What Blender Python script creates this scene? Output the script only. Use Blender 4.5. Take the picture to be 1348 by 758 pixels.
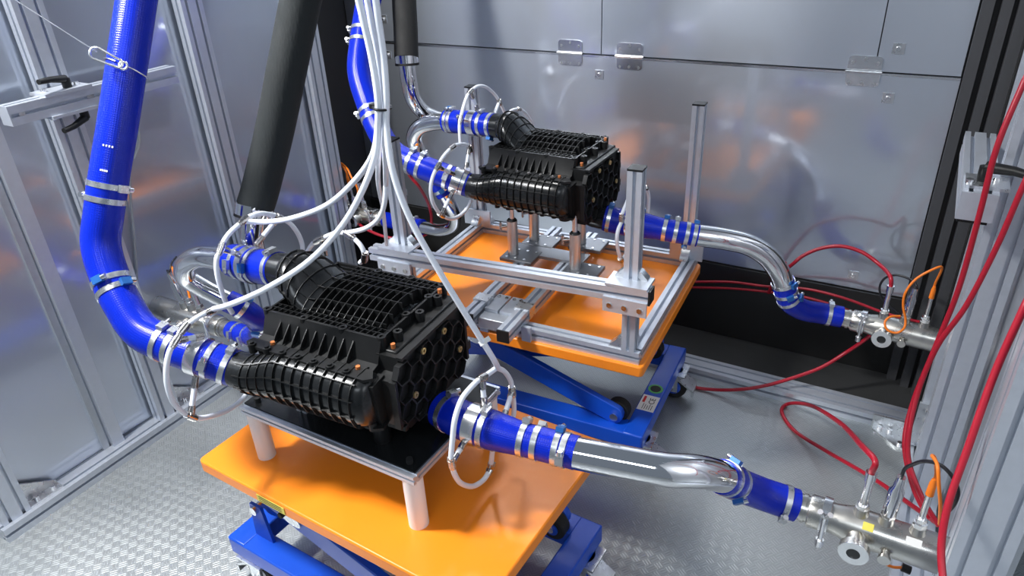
import bpy, bmesh, math, random
from mathutils import Vector, Matrix, Quaternion
random.seed(4)
for o in list(bpy.data.objects): bpy.data.objects.remove(o)
scene = bpy.context.scene
col = scene.collection
# ------------------------------------------------------------------ camera
W_PX, H_PX, F_PX = 1348, 758, 940.0
PITCH, YAW, ROLL = math.radians(28.9), math.radians(31.0), math.radians(-2.9)
CAM = Vector((0, 0, 1.6))
FW = Vector((-math.sin(YAW)*math.cos(PITCH), math.cos(YAW)*math.cos(PITCH), -math.sin(PITCH)))
_rt = Vector((math.cos(YAW), math.sin(YAW), 0)); _up = _rt.cross(FW)
RT = math.cos(ROLL)*_rt + math.sin(ROLL)*_up
UP = -math.sin(ROLL)*_rt + math.cos(ROLL)*_up
cd = bpy.data.cameras.new('camera'); cam = bpy.data.objects.new('camera', cd); col.objects.link(cam)
cd.sensor_width = 36; cd.sensor_fit = 'HORIZONTAL'; cd.lens = F_PX*36/W_PX; cd.clip_start = .02
m = Matrix((RT, UP, -FW)).transposed().to_4x4(); m.translation = CAM
cam.matrix_world = m
scene.camera = cam
# ------------------------------------------------------------------ world, lamps, exposure
world = bpy.data.worlds.new('world'); scene.world = world; world.use_nodes = True
bg = world.node_tree.nodes['Background']; bg.inputs[0].default_value = (.70, .83, 1.0, 1); bg.inputs[1].default_value = .19
def area(name, loc, target, size, power, color=(1, 1, 1), sy=None):
    l = bpy.data.lights.new(name, 'AREA'); l.energy = power; l.color = color
    l.shape = 'RECTANGLE'; l.size = size; l.size_y = sy or size
    o = bpy.data.objects.new(name, l); col.objects.link(o); o.location = loc
    o.rotation_euler = (Vector(target)-Vector(loc)).to_track_quat('-Z', 'Y').to_euler()
    return o
# chamber ceiling lamps (the shadows on both orange tables come from the left and the rear left) and the hall ceiling on the open side
area('ceiling_lamp_left_offscreen', (-1.98, .22, 2.60), (-.80, .95, .4), .30, 92, (1, .99, .97), .30)
area('ceiling_lamp_rear_left_offscreen', (-1.55, 2.20, 2.65), (-.8, 1.7, .4), .22, 10, (1, .98, .96), .30)
area('hall_ceiling_lamp_front_offscreen', (.1, -1.5, 3.1), (-.3, 1.8, .8), 1.6, 20, (.84, .92, 1.0), .6)
scene.view_settings.view_transform = 'Standard'; scene.view_settings.look = 'None'
scene.view_settings.gamma = 1; scene.view_settings.use_curve_mapping = False
scene.view_settings.exposure = .22

# ------------------------------------------------------------------ pixel -> place helpers (1348 x 758 frame)
def ray(x, y): return FW + RT*((x-W_PX/2)/F_PX) - UP*((y-H_PX/2)/F_PX)
def at(x, y, X=None, Y=None, Z=None):
    d = ray(x, y)
    if Z is not None: t = (Z-CAM.z)/d.z
    elif Y is not None: t = (Y-CAM.y)/d.y
    else: t = (X-CAM.x)/d.x
    return CAM + d*t
def dp(x, y, d): return CAM + ray(x, y)*d
def proj(P):
    d = Vector(P)-CAM; z = d.dot(FW)
    return (W_PX/2+F_PX*d.dot(RT)/z, H_PX/2-F_PX*d.dot(UP)/z)

# ------------------------------------------------------------------ mesh building
class MB:
    def __init__(s): s.v = []; s.f = []; s.sm = []
    def add(s, vs, fs, smooth=False):
        b = len(s.v); s.v += [Vector(v) for v in vs]
        for f in fs: s.f.append([i+b for i in f]); s.sm.append(smooth)
        return s
    def box(s, x0, x1, y0, y1, z0, z1, M=None):
        vs = [Vector((x, y, z)) for z in (z0, z1) for y in (y0, y1) for x in (x0, x1)]
        if M: vs = [M @ v for v in vs]
        return s.add(vs, [(0, 2, 3, 1), (4, 5, 7, 6), (0, 1, 5, 4), (2, 6, 7, 3), (0, 4, 6, 2), (1, 3, 7, 5)])
    def hexa(s, a, b):
        # two quads a,b (4 points each, same winding) joined to a solid
        vs = [Vector(p) for p in a]+[Vector(p) for p in b]
        return s.add(vs, [(3, 2, 1, 0), (4, 5, 6, 7)]+[(i, (i+1) % 4, 4+(i+1) % 4, 4+i) for i in range(4)])
    def prism(s, poly, o, ax, ay, ext, smooth=False):
        o, ax, ay, ext = Vector(o), Vector(ax), Vector(ay), Vector(ext); n = len(poly)
        vs = [o+ax*p[0]+ay*p[1] for p in poly]; vs += [v+ext for v in vs]
        s.add(vs, [list(range(n))[::-1], list(range(n, 2*n))])
        b = len(s.v)-2*n
        for i in range(n): s.f.append([b+i, b+(i+1) % n, b+n+(i+1) % n, b+n+i]); s.sm.append(smooth)
        return s
    def tube(s, pts, r, seg=14, cap=True, closed=False, hollow=0):
        pts = [Vector(p) for p in pts]; n = len(pts)
        rs = r if isinstance(r, (list, tuple)) else [r]*n
        t = []
        for i in range(n):
            a = pts[(i-1) % n] if (i or closed) else pts[0]; c = pts[(i+1) % n] if (i < n-1 or closed) else pts[-1]
            d = c-a
            t.append(d.normalized() if d.length > 1e-9 else Vector((1, 0, 0)))
        u = t[0].orthogonal().normalized(); rings = []
        for i in range(n):
            if i:
                u = (u - t[i]*u.dot(t[i]))
                u = u.normalized() if u.length > 1e-6 else t[i].orthogonal().normalized()
            w = t[i].cross(u)
            rings.append([pts[i]+(u*math.cos(2*math.pi*k/seg)+w*math.sin(2*math.pi*k/seg))*rs[i] for k in range(seg)])
        b = len(s.v)
        for R in rings: s.v += R
        m = n if closed else n-1
        for i in range(m):
            j = (i+1) % n
            for k in range(seg):
                s.f.append([b+i*seg+k, b+i*seg+(k+1) % seg, b+j*seg+(k+1) % seg, b+j*seg+k]); s.sm.append(True)
        if cap and not closed:
            s.f.append([b+k for k in range(seg)][::-1]); s.sm.append(False)
            s.f.append([b+(n-1)*seg+k for k in range(seg)]); s.sm.append(False)
        return s
    def cyl(s, p0, p1, r0, r1=None, seg=16):
        return s.tube([p0, p1], [r0, r0 if r1 is None else r1], seg)
    def ring(s, c, axis, ri, ro, h, seg=24):
        # a band with a hole, centred on c
        a = Vector(axis).normalized(); u = a.orthogonal().normalized(); w = a.cross(u); c = Vector(c); vs = []
        for (rr, hh) in ((ri, -h/2), (ro, -h/2), (ro, h/2), (ri, h/2)):
            for k in range(seg):
                q = 2*math.pi*k/seg; vs.append(c+a*hh+(u*math.cos(q)+w*math.sin(q))*rr)
        b = len(s.v); s.v += vs
        for j in range(4):
            for k in range(seg):
                s.f.append([b+j*seg+k, b+j*seg+(k+1) % seg, b+((j+1) % 4)*seg+(k+1) % seg, b+((j+1) % 4)*seg+k]); s.sm.append(j in (1, 3))
        return s
    def loft(s, rings, cap=True, closed=True, smooth=True):
        n = len(rings[0]); b = len(s.v)
        for R in rings: s.v += [Vector(p) for p in R]
        for i in range(len(rings)-1):
            for k in range(n if closed else n-1):
                s.f.append([b+i*n+k, b+i*n+(k+1) % n, b+(i+1)*n+(k+1) % n, b+(i+1)*n+k]); s.sm.append(smooth)
        if cap:
            s.f.append([b+k for k in range(n)][::-1]); s.sm.append(False)
            s.f.append([b+(len(rings)-1)*n+k for k in range(n)]); s.sm.append(False)
        return s
    def profile(s, p0, p1, w, h, wdir, slot=.009, depth=.013):
        # slotted aluminium extrusion from p0 to p1, w along wdir, h across
        p0, p1 = Vector(p0), Vector(p1); d = (p1-p0).normalized(); a = Vector(wdir); a = (a-d*a.dot(d)).normalized(); c = d.cross(a)
        def side(L, n):
            out = []
            for i in range(n):
                m_ = -L/2+L*(i+.5)/n
                out += [(m_-slot/2, 0), (m_-slot/2, depth), (m_+slot/2, depth), (m_+slot/2, 0)]
            return out
        nw = max(1, round(w/.042)); nh = max(1, round(h/.042)); poly = [(-w/2, -h/2)]
        poly += [(u, -h/2+v) for u, v in side(w, nw)]; poly.append((w/2, -h/2))
        poly += [(w/2-v, u) for u, v in side(h, nh)]; poly.append((w/2, h/2))
        poly += [(-u, h/2-v) for u, v in side(w, nw)]; poly.append((-w/2, h/2))
        poly += [(-w/2+v, -u) for u, v in side(h, nh)]
        return s.prism(poly, p0, a, c, p1-p0)
    def mesh(s, name):
        me = bpy.data.meshes.new(name); me.from_pydata([tuple(v) for v in s.v], [], s.f)
        me.polygons.foreach_set('use_smooth', s.sm)
        b = bmesh.new(); b.from_mesh(me); bmesh.ops.recalc_face_normals(b, faces=b.faces); b.to_mesh(me); b.free()
        me.update(); me.set_sharp_from_angle(angle=math.radians(50)); return me

WM = {}
I4 = Matrix.Identity(4)
def link(o, parent, M):
    col.objects.link(o)
    if parent: o.parent = parent; o.matrix_basis = WM[parent.name].inverted() @ M
    else: o.matrix_basis = M
    WM[o.name] = M.copy(); return o
def obj(name, mb, mat, parent=None, M=None, bevel=0, label=None):
    """link a mesh; without M the vertices are world coordinates and the origin moves to the bottom centre"""
    if isinstance(mb, MB):
        if M is None:
            lo = [min(v[i] for v in mb.v) for i in range(3)]; hi = [max(v[i] for v in mb.v) for i in range(3)]
            c = Vector(((lo[0]+hi[0])/2, (lo[1]+hi[1])/2, lo[2])); mb.v = [v-c for v in mb.v]; M = Matrix.Translation(c)
        me = mb.mesh(name)
    else: me = mb
    if not me.materials: me.materials.append(MAT[mat])
    o = link(bpy.data.objects.new(name, me), parent, M if M is not None else I4)
    if bevel:
        b = o.modifiers.new('bevel', 'BEVEL'); b.width = bevel; b.segments = 2; b.limit_method = 'ANGLE'
    if label: o['label'] = label
    return o
def tag(o, label, cat=None, group=None, kind=None):
    o['label'] = label
    if cat: o['category'] = cat
    if group: o['group'] = group
    if kind: o['kind'] = kind
    return o
def thing(name, label, cat, loc=(0, 0, 0), rot=(0, 0, 0), group=None, kind=None):
    o = bpy.data.objects.new(name, None); o.empty_display_size = .05
    from mathutils import Euler
    M = Matrix.Translation(Vector(loc)) @ Euler(rot).to_matrix().to_4x4()
    link(o, None, M)
    return tag(o, label, cat, group, kind)
def struct(name, loc=(0, 0, 0), label=None):
    o = bpy.data.objects.new(name, None); link(o, None, Matrix.Translation(Vector(loc))); o['kind'] = 'structure'
    if label: o['label'] = label
    return o
def copy_tree(o, parent=None, M=None):
    c = o.copy(); col.objects.link(c); c.parent = parent
    if M is not None: c.matrix_basis = M
    for ch in list(o.children): copy_tree(ch, c)
    return c
def smooth(pts, n=8):
    pts = [Vector(p) for p in pts]; P = [pts[0]*2-pts[1]]+pts+[pts[-1]*2-pts[-2]]; out = []
    for i in range(1, len(P)-2):
        a, b, c, d = P[i-1:i+3]
        for k in range(n):
            t = k/n
            out.append(.5*((2*b)+(c-a)*t+(2*a-5*b+4*c-d)*t*t+(3*b-a-3*c+d)*t**3))
    out.append(pts[-1]); return out
def hang(pts, h=1.0, lean=1):
    p = pts[0]; d = (pts[0]-pts[1]).normalized() if lean else Vector((0, 0, 1)); return [p+d*.45*h+Vector((0, 0, h*.55)), p+d*.25*h+Vector((0, 0, h*.12))]+list(pts)
def frame_m(c, x, up=None):
    """matrix at c with local X along x and local Z towards up"""
    x = Vector(x).normalized(); up = Vector(up) if up is not None else Vector((0, 0, 1))
    z = up-x*up.dot(x)
    if z.length < 1e-4: z = x.orthogonal()
    z.normalize(); y = z.cross(x)
    M = Matrix((x, y, z)).transposed().to_4x4(); M.translation = Vector(c); return M
def nearest(path, px, py):
    best = min(range(1, len(path)-1), key=lambda i: (proj(path[i])[0]-px)**2+(proj(path[i])[1]-py)**2)
    return path[best], (path[best+1]-path[best-1]).normalized(), best

# ------------------------------------------------------------------ materials
MAT = {}
def mat(name, color, rough=.5, metal=0.0, noise=None, bump=None, coat=0, spec=.5, trans=0, sss=0):
    m_ = bpy.data.materials.new(name); m_.use_nodes = True; nt = m_.node_tree; b = nt.nodes['Principled BSDF']
    b.inputs['Base Color'].default_value = (*color, 1); b.inputs['Roughness'].default_value = rough; b.inputs['Metallic'].default_value = metal
    b.inputs['Coat Weight'].default_value = coat; b.inputs['Coat Roughness'].default_value = .1; b.inputs['Specular IOR Level'].default_value = spec
    if trans: b.inputs['Transmission Weight'].default_value = trans
    if sss: b.inputs['Subsurface Weight'].default_value = sss; b.inputs['Subsurface Radius'].default_value = (.004, .004, .004); b.inputs['Subsurface Scale'].default_value = 1
    tc = nt.nodes.new('ShaderNodeTexCoord')
    if noise:   # (scale vector, colour amount, roughness amount)
        sc, ca, ra = noise
        mp = nt.nodes.new('ShaderNodeMapping'); mp.inputs['Scale'].default_value = sc
        nz = nt.nodes.new('ShaderNodeTexNoise'); nz.inputs['Scale'].default_value = 1; nz.inputs['Detail'].default_value = 5
        nt.links.new(tc.outputs['Object'], mp.inputs['Vector']); nt.links.new(mp.outputs[0], nz.inputs['Vector'])
        if ca:
            mx = nt.nodes.new('ShaderNodeMix'); mx.data_type = 'RGBA'
            mx.inputs[6].default_value = (*[c*(1-ca) for c in color], 1); mx.inputs[7].default_value = (*[min(1, c*(1+ca)) for c in color], 1)
            nt.links.new(nz.outputs['Fac'], mx.inputs[0]); nt.links.new(mx.outputs[2], b.inputs['Base Color'])
        if ra:
            mr = nt.nodes.new('ShaderNodeMapRange'); mr.inputs[1].default_value = .3; mr.inputs[2].default_value = .7
            mr.inputs[3].default_value = max(.02, rough-ra); mr.inputs[4].default_value = rough+ra
            nt.links.new(nz.outputs['Fac'], mr.inputs[0]); nt.links.new(mr.outputs[0], b.inputs['Roughness'])
    if bump:    # (scale vector, strength, distance)
        sc, st, di = bump
        mp = nt.nodes.new('ShaderNodeMapping'); mp.inputs['Scale'].default_value = sc
        nz = nt.nodes.new('ShaderNodeTexNoise'); nz.inputs['Scale'].default_value = 1; nz.inputs['Detail'].default_value = 2
        bp = nt.nodes.new('ShaderNodeBump'); bp.inputs['Strength'].default_value = st; bp.inputs['Distance'].default_value = di
        nt.links.new(tc.outputs['Object'], mp.inputs['Vector']); nt.links.new(mp.outputs[0], nz.inputs['Vector'])
        nt.links.new(nz.outputs['Fac'], bp.inputs['Height']); nt.links.new(bp.outputs[0], b.inputs['Normal'])
    MAT[name] = m_; return m_
mat('aluminium', (.60, .64, .71), .34, .62, ((60, 60, 60), .06, .05))
mat('aluminium_dull', (.48, .51, .55), .40, .7, ((40, 40, 40), .10, .06))
def brushed(name, color, r0, r1, fac, ca, sc):
    # sheet steel with a sharp and a hazy reflection
    m_ = mat(name, color, r0, 1.0, (sc, ca, .04), ((1.6, 1.6, .8), .05, .012)); nt = m_.node_tree
    a_ = nt.nodes['Principled BSDF']; h_ = nt.nodes.new('ShaderNodeBsdfPrincipled'); h_.inputs['Metallic'].default_value = 1; h_.inputs['Roughness'].default_value = r1
    for l in list(a_.inputs['Base Color'].links): nt.links.new(l.from_socket, h_.inputs['Base Color'])
    mx_ = nt.nodes.new('ShaderNodeMixShader'); mx_.inputs[0].default_value = fac
    nt.links.new(a_.outputs[0], mx_.inputs[1]); nt.links.new(h_.outputs[0], mx_.inputs[2]); nt.links.new(mx_.outputs[0], nt.nodes['Material Output'].inputs['Surface'])
brushed('steel_wall', (.66, .71, .79), .12, .50, .62, .07, (3.5, 3.5, 1.6))
mat('steel_bright', (.86, .86, .87), .22, 1.0)
mat('satin_steel', (.74, .73, .72), .36, .9)
mat('plate_grey', (.24, .25, .27), .42, .8)
mat('zinc', (.70, .72, .74), .30, .95, ((50, 50, 50), .1, .08))
mat('chrome_pipe', (.86, .86, .88), .09, 1.0, ((6, 6, 6), .03, .05), ((14, 14, 14), .05, .004))
mat('stainless', (.60, .585, .55), .30, 1.0, ((18, 18, 18), .12, .07))
mat('black_plastic', (.009, .0095, .010), .44, 0, ((14, 14, 14), .25, .06), spec=.32)
mat('black_shell', (.011, .012, .013), .22, 0, ((14, 14, 14), .2, .05), spec=.42)
mat('black_rubber', (.007, .0075, .008), .75, 0, ((30, 30, 30), .3, .05), ((120, 120, 120), .3, .002))
mat('foam_sleeve', (.010, .0135, .015), .85, 0, ((40, 40, 12), .25, .05), ((180, 180, 60), .4, .002))
mat('black_sheet', (.010, .011, .012), .20, 0, ((8, 8, 8), .3, .10))
mat('dark_panel', (.013, .013, .013), .38, 0, ((3, 3, 3), .3, .08))
mat('dark_floor', (.035, .036, .037), .34, 0, ((5, 5, 5), .25, .08))
mat('seal_grey', (.05, .052, .058), .5)
mat('orange_paint', (1.0, .27, .014), .34, 0, ((5, 5, 5), .03, .05), spec=.45)
mat('blue_paint', (.004, .070, .52), .33, 0, ((9, 9, 9), .08, .05))
mat('white_plastic', (.86, .86, .86), .45, sss=.1)
mat('red_hose', (.38, .006, .022), .38)
mat('orange_cable', (.85, .20, .012), .45)
mat('black_cable', (.01, .01, .014), .4)
mat('brass', (.75, .55, .24), .4, .9)
mat('copper_insert', (.62, .20, .06), .5, .4)
mat('fitting', (.52, .50, .48), .24, 1.0, ((90, 90, 90), .2, .1))
mat('clamp_blue', (.02, .13, .42), .35, .3)
mat('sticker_white', (.82, .82, .80), .5)
mat('sticker_yellow', (.80, .68, .10), .5)
mat('sticker_green', (.10, .45, .12), .5)
mat('ink_black', (.02, .02, .02), .6)
mat('ink_red', (.6, .02, .02), .6)
mat('print_white', (.75, .78, .9), .5)
mat('white_tube', (.80, .84, .92), .30, sss=.25)
mat('clear_tube', (.55, .58, .60), .25, trans=.4)
# blue silicone: fine wrapped-fabric relief
m_ = mat('blue_silicone', (.002, .018, .43), .24, spec=.34)
nt = m_.node_tree; b_ = nt.nodes['Principled BSDF']; tc = nt.nodes.new('ShaderNodeTexCoord')
at_ = nt.nodes.new('ShaderNodeAttribute'); at_.attribute_name = 'weave'
sp_ = nt.nodes.new('ShaderNodeSeparateXYZ'); nt.links.new(at_.outputs['Vector'], sp_.inputs[0])
hs = []
for k_ in (0, 1):
    w1 = nt.nodes.new('ShaderNodeMath'); w1.operation = 'MULTIPLY'; w1.inputs[1].default_value = math.pi/.0048; nt.links.new(sp_.outputs[k_], w1.inputs[0])
    w2 = nt.nodes.new('ShaderNodeMath'); w2.operation = 'SINE'; nt.links.new(w1.outputs[0], w2.inputs[0])
    w3 = nt.nodes.new('ShaderNodeMath'); w3.operation = 'ABSOLUTE'; nt.links.new(w2.outputs[0], w3.inputs[0]); hs.append(w3.outputs[0])
w4 = nt.nodes.new('ShaderNodeMath'); w4.operation = 'MINIMUM'; nt.links.new(hs[0], w4.inputs[0]); nt.links.new(hs[1], w4.inputs[1])
bp = nt.nodes.new('ShaderNodeBump'); bp.inputs['Strength'].default_value = .22; bp.inputs['Distance'].default_value = .0012
nt.links.new(w4.outputs[0], bp.inputs['Height']); nt.links.new(bp.outputs[0], b_.inputs['Normal'])
# tread plate: cells of short raised bars, turning by 90 degrees from cell to cell
m_ = mat('tread_plate', (.52, .53, .52), .36, .80); nt = m_.node_tree; b_ = nt.nodes['Principled BSDF']; N = nt.nodes; L = nt.links
def mth(op, a, b=None, c=None):
    n = N.new('ShaderNodeMath'); n.operation = op
    for i, x in enumerate((a, b, c)):
        if x is None: continue
        if isinstance(x, (int, float)): n.inputs[i].default_value = x
        else: L.new(x, n.inputs[i])
    return n.outputs[0]
tc = N.new('ShaderNodeTexCoord'); mp = N.new('ShaderNodeMapping'); mp.inputs['Scale'].default_value = (45, 45, 45); mp.inputs['Rotation'].default_value = (0, 0, math.radians(38))
L.new(tc.outputs['Object'], mp.inputs['Vector']); sx = N.new('ShaderNodeSeparateXYZ'); L.new(mp.outputs[0], sx.inputs[0])
u, v = sx.outputs[0], sx.outputs[1]
fu, fv = mth('FRACT', u), mth('FRACT', v)
par = mth('FLOORED_MODULO', mth('ADD', mth('FLOOR', u), mth('FLOOR', v)), 2)
def mixv(a, b_2): return mth('ADD', mth('MULTIPLY', a, mth('SUBTRACT', 1, par)), mth('MULTIPLY', b_2, par))
aa, bb = mixv(fu, fv), mixv(fv, fu)
stripe = mth('ABSOLUTE', mth('SUBTRACT', mth('FRACT', mth('MULTIPLY', bb, 3)), .5))
endm = mth('ABSOLUTE', mth('SUBTRACT', aa, .5))
bar = mth('MULTIPLY', mth('SMOOTH_MIN', mth('MULTIPLY', mth('SUBTRACT', .27, stripe), 6), 1, .1), mth('GREATER_THAN', .42, endm))
bar = mth('MAXIMUM', bar, 0)
nz = N.new('ShaderNodeTexNoise'); nz.inputs['Scale'].default_value = 2.2; nz.inputs['Detail'].default_value = 6; L.new(tc.outputs['Object'], nz.inputs['Vector'])
bp = N.new('ShaderNodeBump'); bp.inputs['Strength'].default_value = .35; bp.inputs['Distance'].default_value = .0012; L.new(bar, bp.inputs['Height']); L.new(bp.outputs[0], b_.inputs['Normal'])
rr = mth('SUBTRACT', mth('ADD', .33, mth('MULTIPLY', nz.outputs['Fac'], .26)), mth('MULTIPLY', bar, .06)); L.new(rr, b_.inputs['Roughness'])
mx = N.new('ShaderNodeMix'); mx.data_type = 'RGBA'; mx.inputs[6].default_value = (.36, .385, .39, 1); mx.inputs[7].default_value = (.56, .59, .60, 1); L.new(mth('ADD', mth('MULTIPLY', nz.outputs['Fac'], .8), mth('MULTIPLY', bar, .35)), mx.inputs[0]); L.new(mx.outputs[2], b_.inputs['Base Color'])

# ================================================================== SETTING
YB = 2.51          # face of the rear wall
o = obj('floor', MB().box(-2.6, 1.2, -1.2, 2.22, -.03, 0), 'tread_plate'); o['kind'] = 'structure'; o['label'] = 'steel tread plate floor with short raised bars'
o = obj('floor_rear', MB().box(-2.6, 1.2, 2.22, 2.7, -.03, .002), 'dark_floor'); o['kind'] = 'structure'; o['label'] = 'smooth dark floor strip behind the aluminium floor rail'
# rear wall: dark kick panel, steel sheets, hinges, plate nuts
wb = struct('wall_back', (-.9, YB, 0), 'stainless steel rear wall of sheets with hinged flaps over a black kick panel')
ZS = 1.066; ZK = .312; XL, XR = -2.285, .074
obj('kick_panel', MB().box(-2.33, .6, YB-.012, YB+.05, 0, ZK), 'dark_panel', wb)
obj('backing', MB().box(-2.33, .6, YB+.012, YB+.06, ZK, 2.6), 'dark_panel', wb)
g = .0022
obj('panel', MB().box(XL, XR, YB, YB+.012, ZK+.004, ZS-g), 'steel_wall', wb)
xs = [XL, -1.075, -.16, XR]
for a, b2 in zip(xs[:-1], xs[1:]): obj('panel', MB().box(a+g*.8, b2-g*.8, YB, YB+.012, ZS+g, 2.6), 'steel_wall', wb)
obj('edge_strip', MB().box(XL, XR, YB-.003, YB+.001, ZS-g-.007, ZS-g), 'steel_bright', wb)
def hinge(x):
    h = MB(); 
    def rr(x0, x1, z0, z1, r, up):
        pts = []
        cs = [(x0+r, z1-r, 90, 180), (x1-r, z1-r, 0, 90)] if up else [(x1-r, z0+r, 270, 360), (x0+r, z0+r, 180, 270)]
        if up:
            pts = [(x0, z0), (x1, z0)]
            pts += [(x1-r+r*math.cos(math.radians(q)), z1-r+r*math.sin(math.radians(q))) for q in (0, 30, 60, 90)]
            pts += [(x0+r+r*math.cos(math.radians(q)), z1-r+r*math.sin(math.radians(q))) for q in (90, 120, 150, 180)]
        else:
            pts = [(x1, z1), (x0, z1)]
            pts += [(x0+r+r*math.cos(math.radians(q)), z0+r+r*math.sin(math.radians(q))) for q in (180, 210, 240, 270)]
            pts += [(x1-r+r*math.cos(math.radians(q)), z0+r+r*math.sin(math.radians(q))) for q in (270, 300, 330, 360)]
        return pts
    w = .049
    root = obj('hinge', MB().cyl((x-w-.003, YB-.006, ZS), (x+w+.003, YB-.006, ZS), .006, seg=10), 'steel_bright', wb)
    for up, (z0, z1) in ((1, (ZS+.004, ZS+.047)), (0, (ZS-.045, ZS-.004))):
        obj('hinge_leaf', MB().prism(rr(x-w, x+w, z0, z1, .012, up), (0, YB-.0005, 0), (1, 0, 0), (0, 0, 1), (0, -.004, 0)), 'steel_bright', root)
        zz = z0+.028 if up else z0+.014
        for dx, dz in ((-.036, -.006), (0, .006 if up else -.005), (.036, -.006)):
            obj('screw', MB().cyl((x+dx, YB-.0044, zz+dz), (x+dx, YB-.0060, zz+dz), .0055, .0045, 10), 'zinc', root)
for px, py in ((751, 72), (829, 77), (1136, 101)): hinge(at(px, py, Y=YB).x)
for px, py in ((789, 98), (1183, 64), (1169, 129), (1123, 362), (505, 25), (511, 72), (532, 252)):
    p = at(px, py, Y=YB)
    pl = obj('fixing_plate', MB().box(p.x-.017, p.x+.017, YB-.0025, YB+.001, p.z-.016, p.z+.016), 'zinc', wb)
    obj('screw', MB().cyl((p.x, YB-.002, p.z), (p.x, YB-.010, p.z), .008, .006, 10), 'steel_bright', pl)
# dark seals at the right-hand end of the rear wall
wr = struct('wall_right', (.3, 1.4, 0), 'right wall of aluminium posts with grey sheets and dark seals')
for x0, x1, y0, mt in ((.078, .108, 2.47, 'seal_grey'), (.108, .124, 2.50, 'dark_panel'), (.124, .150, 2.44, 'seal_grey'), (.150, .162, 2.47, 'dark_panel'), (.162, .19, 2.40, 'seal_grey'), (.19, .40, 2.36, 'dark_panel')):
    obj('seal_strip', MB().box(x0, x1, y0, YB+.01, 0, 2.6), mt, wr)
# right posts on their floor rail
def post(x0, x1, y0, y1, z0, z1, parent, m='aluminium', name='post'):
    w, h = x1-x0, y1-y0
    return obj(name, MB().profile(((x0+x1)/2, (y0+y1)/2, z0), ((x0+x1)/2, (y0+y1)/2, z1), w, h, (1, 0, 0)), m, parent)
obj('floor_rail', MB().profile((.213, .55, .022), (.213, 2.16, .022), .09, .044, (1, 0, 0)), 'aluminium', wr)
post(.175, .222, 2.07, 2.117, .044, 2.6, wr)
post(.172, .256, 1.80, 1.845, .044, 2.6, wr)
post(.184, .262, 1.03, 1.075, .044, 2.6, wr)
obj('side_panel', MB().box(.268, .278, 1.06, 2.36, .03, 2.6), 'aluminium_dull', wr)
obj('side_panel', MB().box(.330, .340, .3, 1.06, .03, 2.6), 'aluminium_dull', wr)
post(.235, .275, 1.34, 1.42, .044, 2.6, wr)
# gusset and angle plate with screws at the rail corner
gs = obj('gusset', MB().prism([(0, 0), (-.10, 0), (-.10, -.022), (-.028, -.085), (0, -.085)], (.165, 2.17, .0), (1, 0, 0), (0, 1, 0), (0, 0, .008)), 'zinc', wr)
obj('gusset_flange', MB().box(.060, .165, 2.165, 2.171, 0, .05), 'zinc', gs)
for x, y in ((.085, 2.155), (.115, 2.152), (.148, 2.10)):
    obj('screw', MB().cyl((x, y, .008), (x, y, .017), .0075, seg=8), 'steel_bright', gs)
ap = obj('angle_plate', MB().box(.168, .228, 2.058, 2.070, .05, .21), 'zinc', wr)
for z in (.07, .105, .15, .185): obj('screw', MB().cyl((.196, 2.059, z), (.196, 2.048, z), .0085, seg=8), 'steel_bright', ap)
# front floor rail running along the rear strip
o = struct('trim_1', (-.3, 2.2, 0), 'double aluminium floor rail in front of the dark floor strip')
obj('rail', MB().profile((-1.9, 2.213, .021), (.165, 2.213, .021), .084, .042, (0, 1, 0)), 'aluminium', o)

# left wall
wl = struct('wall_left', (-2.12, 1.3, 0), 'left wall of dull steel sheets between aluminium posts')
XF = -2.07
obj('floor_rail', MB().profile((-2.112, .515, .024), (-2.112, 2.19, .024), .086, .048, (1, 0, 0)), 'aluminium', wl)
for y0, y1 in ((-.5, .53), (.60, .90), (.935, 1.07), (1.14, 1.56), (1.63, 2.05)):
    obj('panel', MB().box(-2.150, -2.138, y0-.03, y1+.03, .05, 2.6), 'steel_wall', wl)
for yc in (.566, 1.098, 1.592, 2.085):
    obj('post', MB().profile((-2.105, yc, .048), (-2.105, yc, 2.6), .042, .080, (1, 0, 0)), 'aluminium', wl)
obj('panel_edge', MB().box(-2.14, -2.112, .898, .936, .048, 2.6), 'aluminium', wl)
obj('panel_edge', MB().box(-2.14, -2.128, .872, .892, .048, 2.6), 'aluminium_dull', wl)
for yc in (.655, 1.19): 
    gp = obj('corner_bracket', MB().prism([(0, 0), (.10, 0), (.10, .012), (.012, .07), (0, .07)], (-2.125, yc-.048, .05), (0, 1, 0), (0, 0, 1), (.006, 0, 0)), 'zinc', wl)
    obj('bracket_foot', MB().box(-2.125, -2.085, yc-.048, yc+.052, .048, .054), 'zinc', gp)
    for dy in (-.02, .03): obj('screw', MB().cyl((-2.102, yc+dy, .054), (-2.102, yc+dy, .064), .008, seg=8), 'steel_bright', gp)
# dark recess between the last left post and the rear wall
wd = struct('wall_left_rear', (-2.3, 2.3, 0), 'black recess panel between the left posts and the steel rear wall')
obj('panel', MB().box(-2.33, -2.287, 2.12, YB+.02, 0, 2.6), 'dark_panel', wd)
obj('panel', MB().box(-2.33, -2.155, 2.10, 2.125, 0, 2.6), 'dark_panel', wd)

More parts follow.
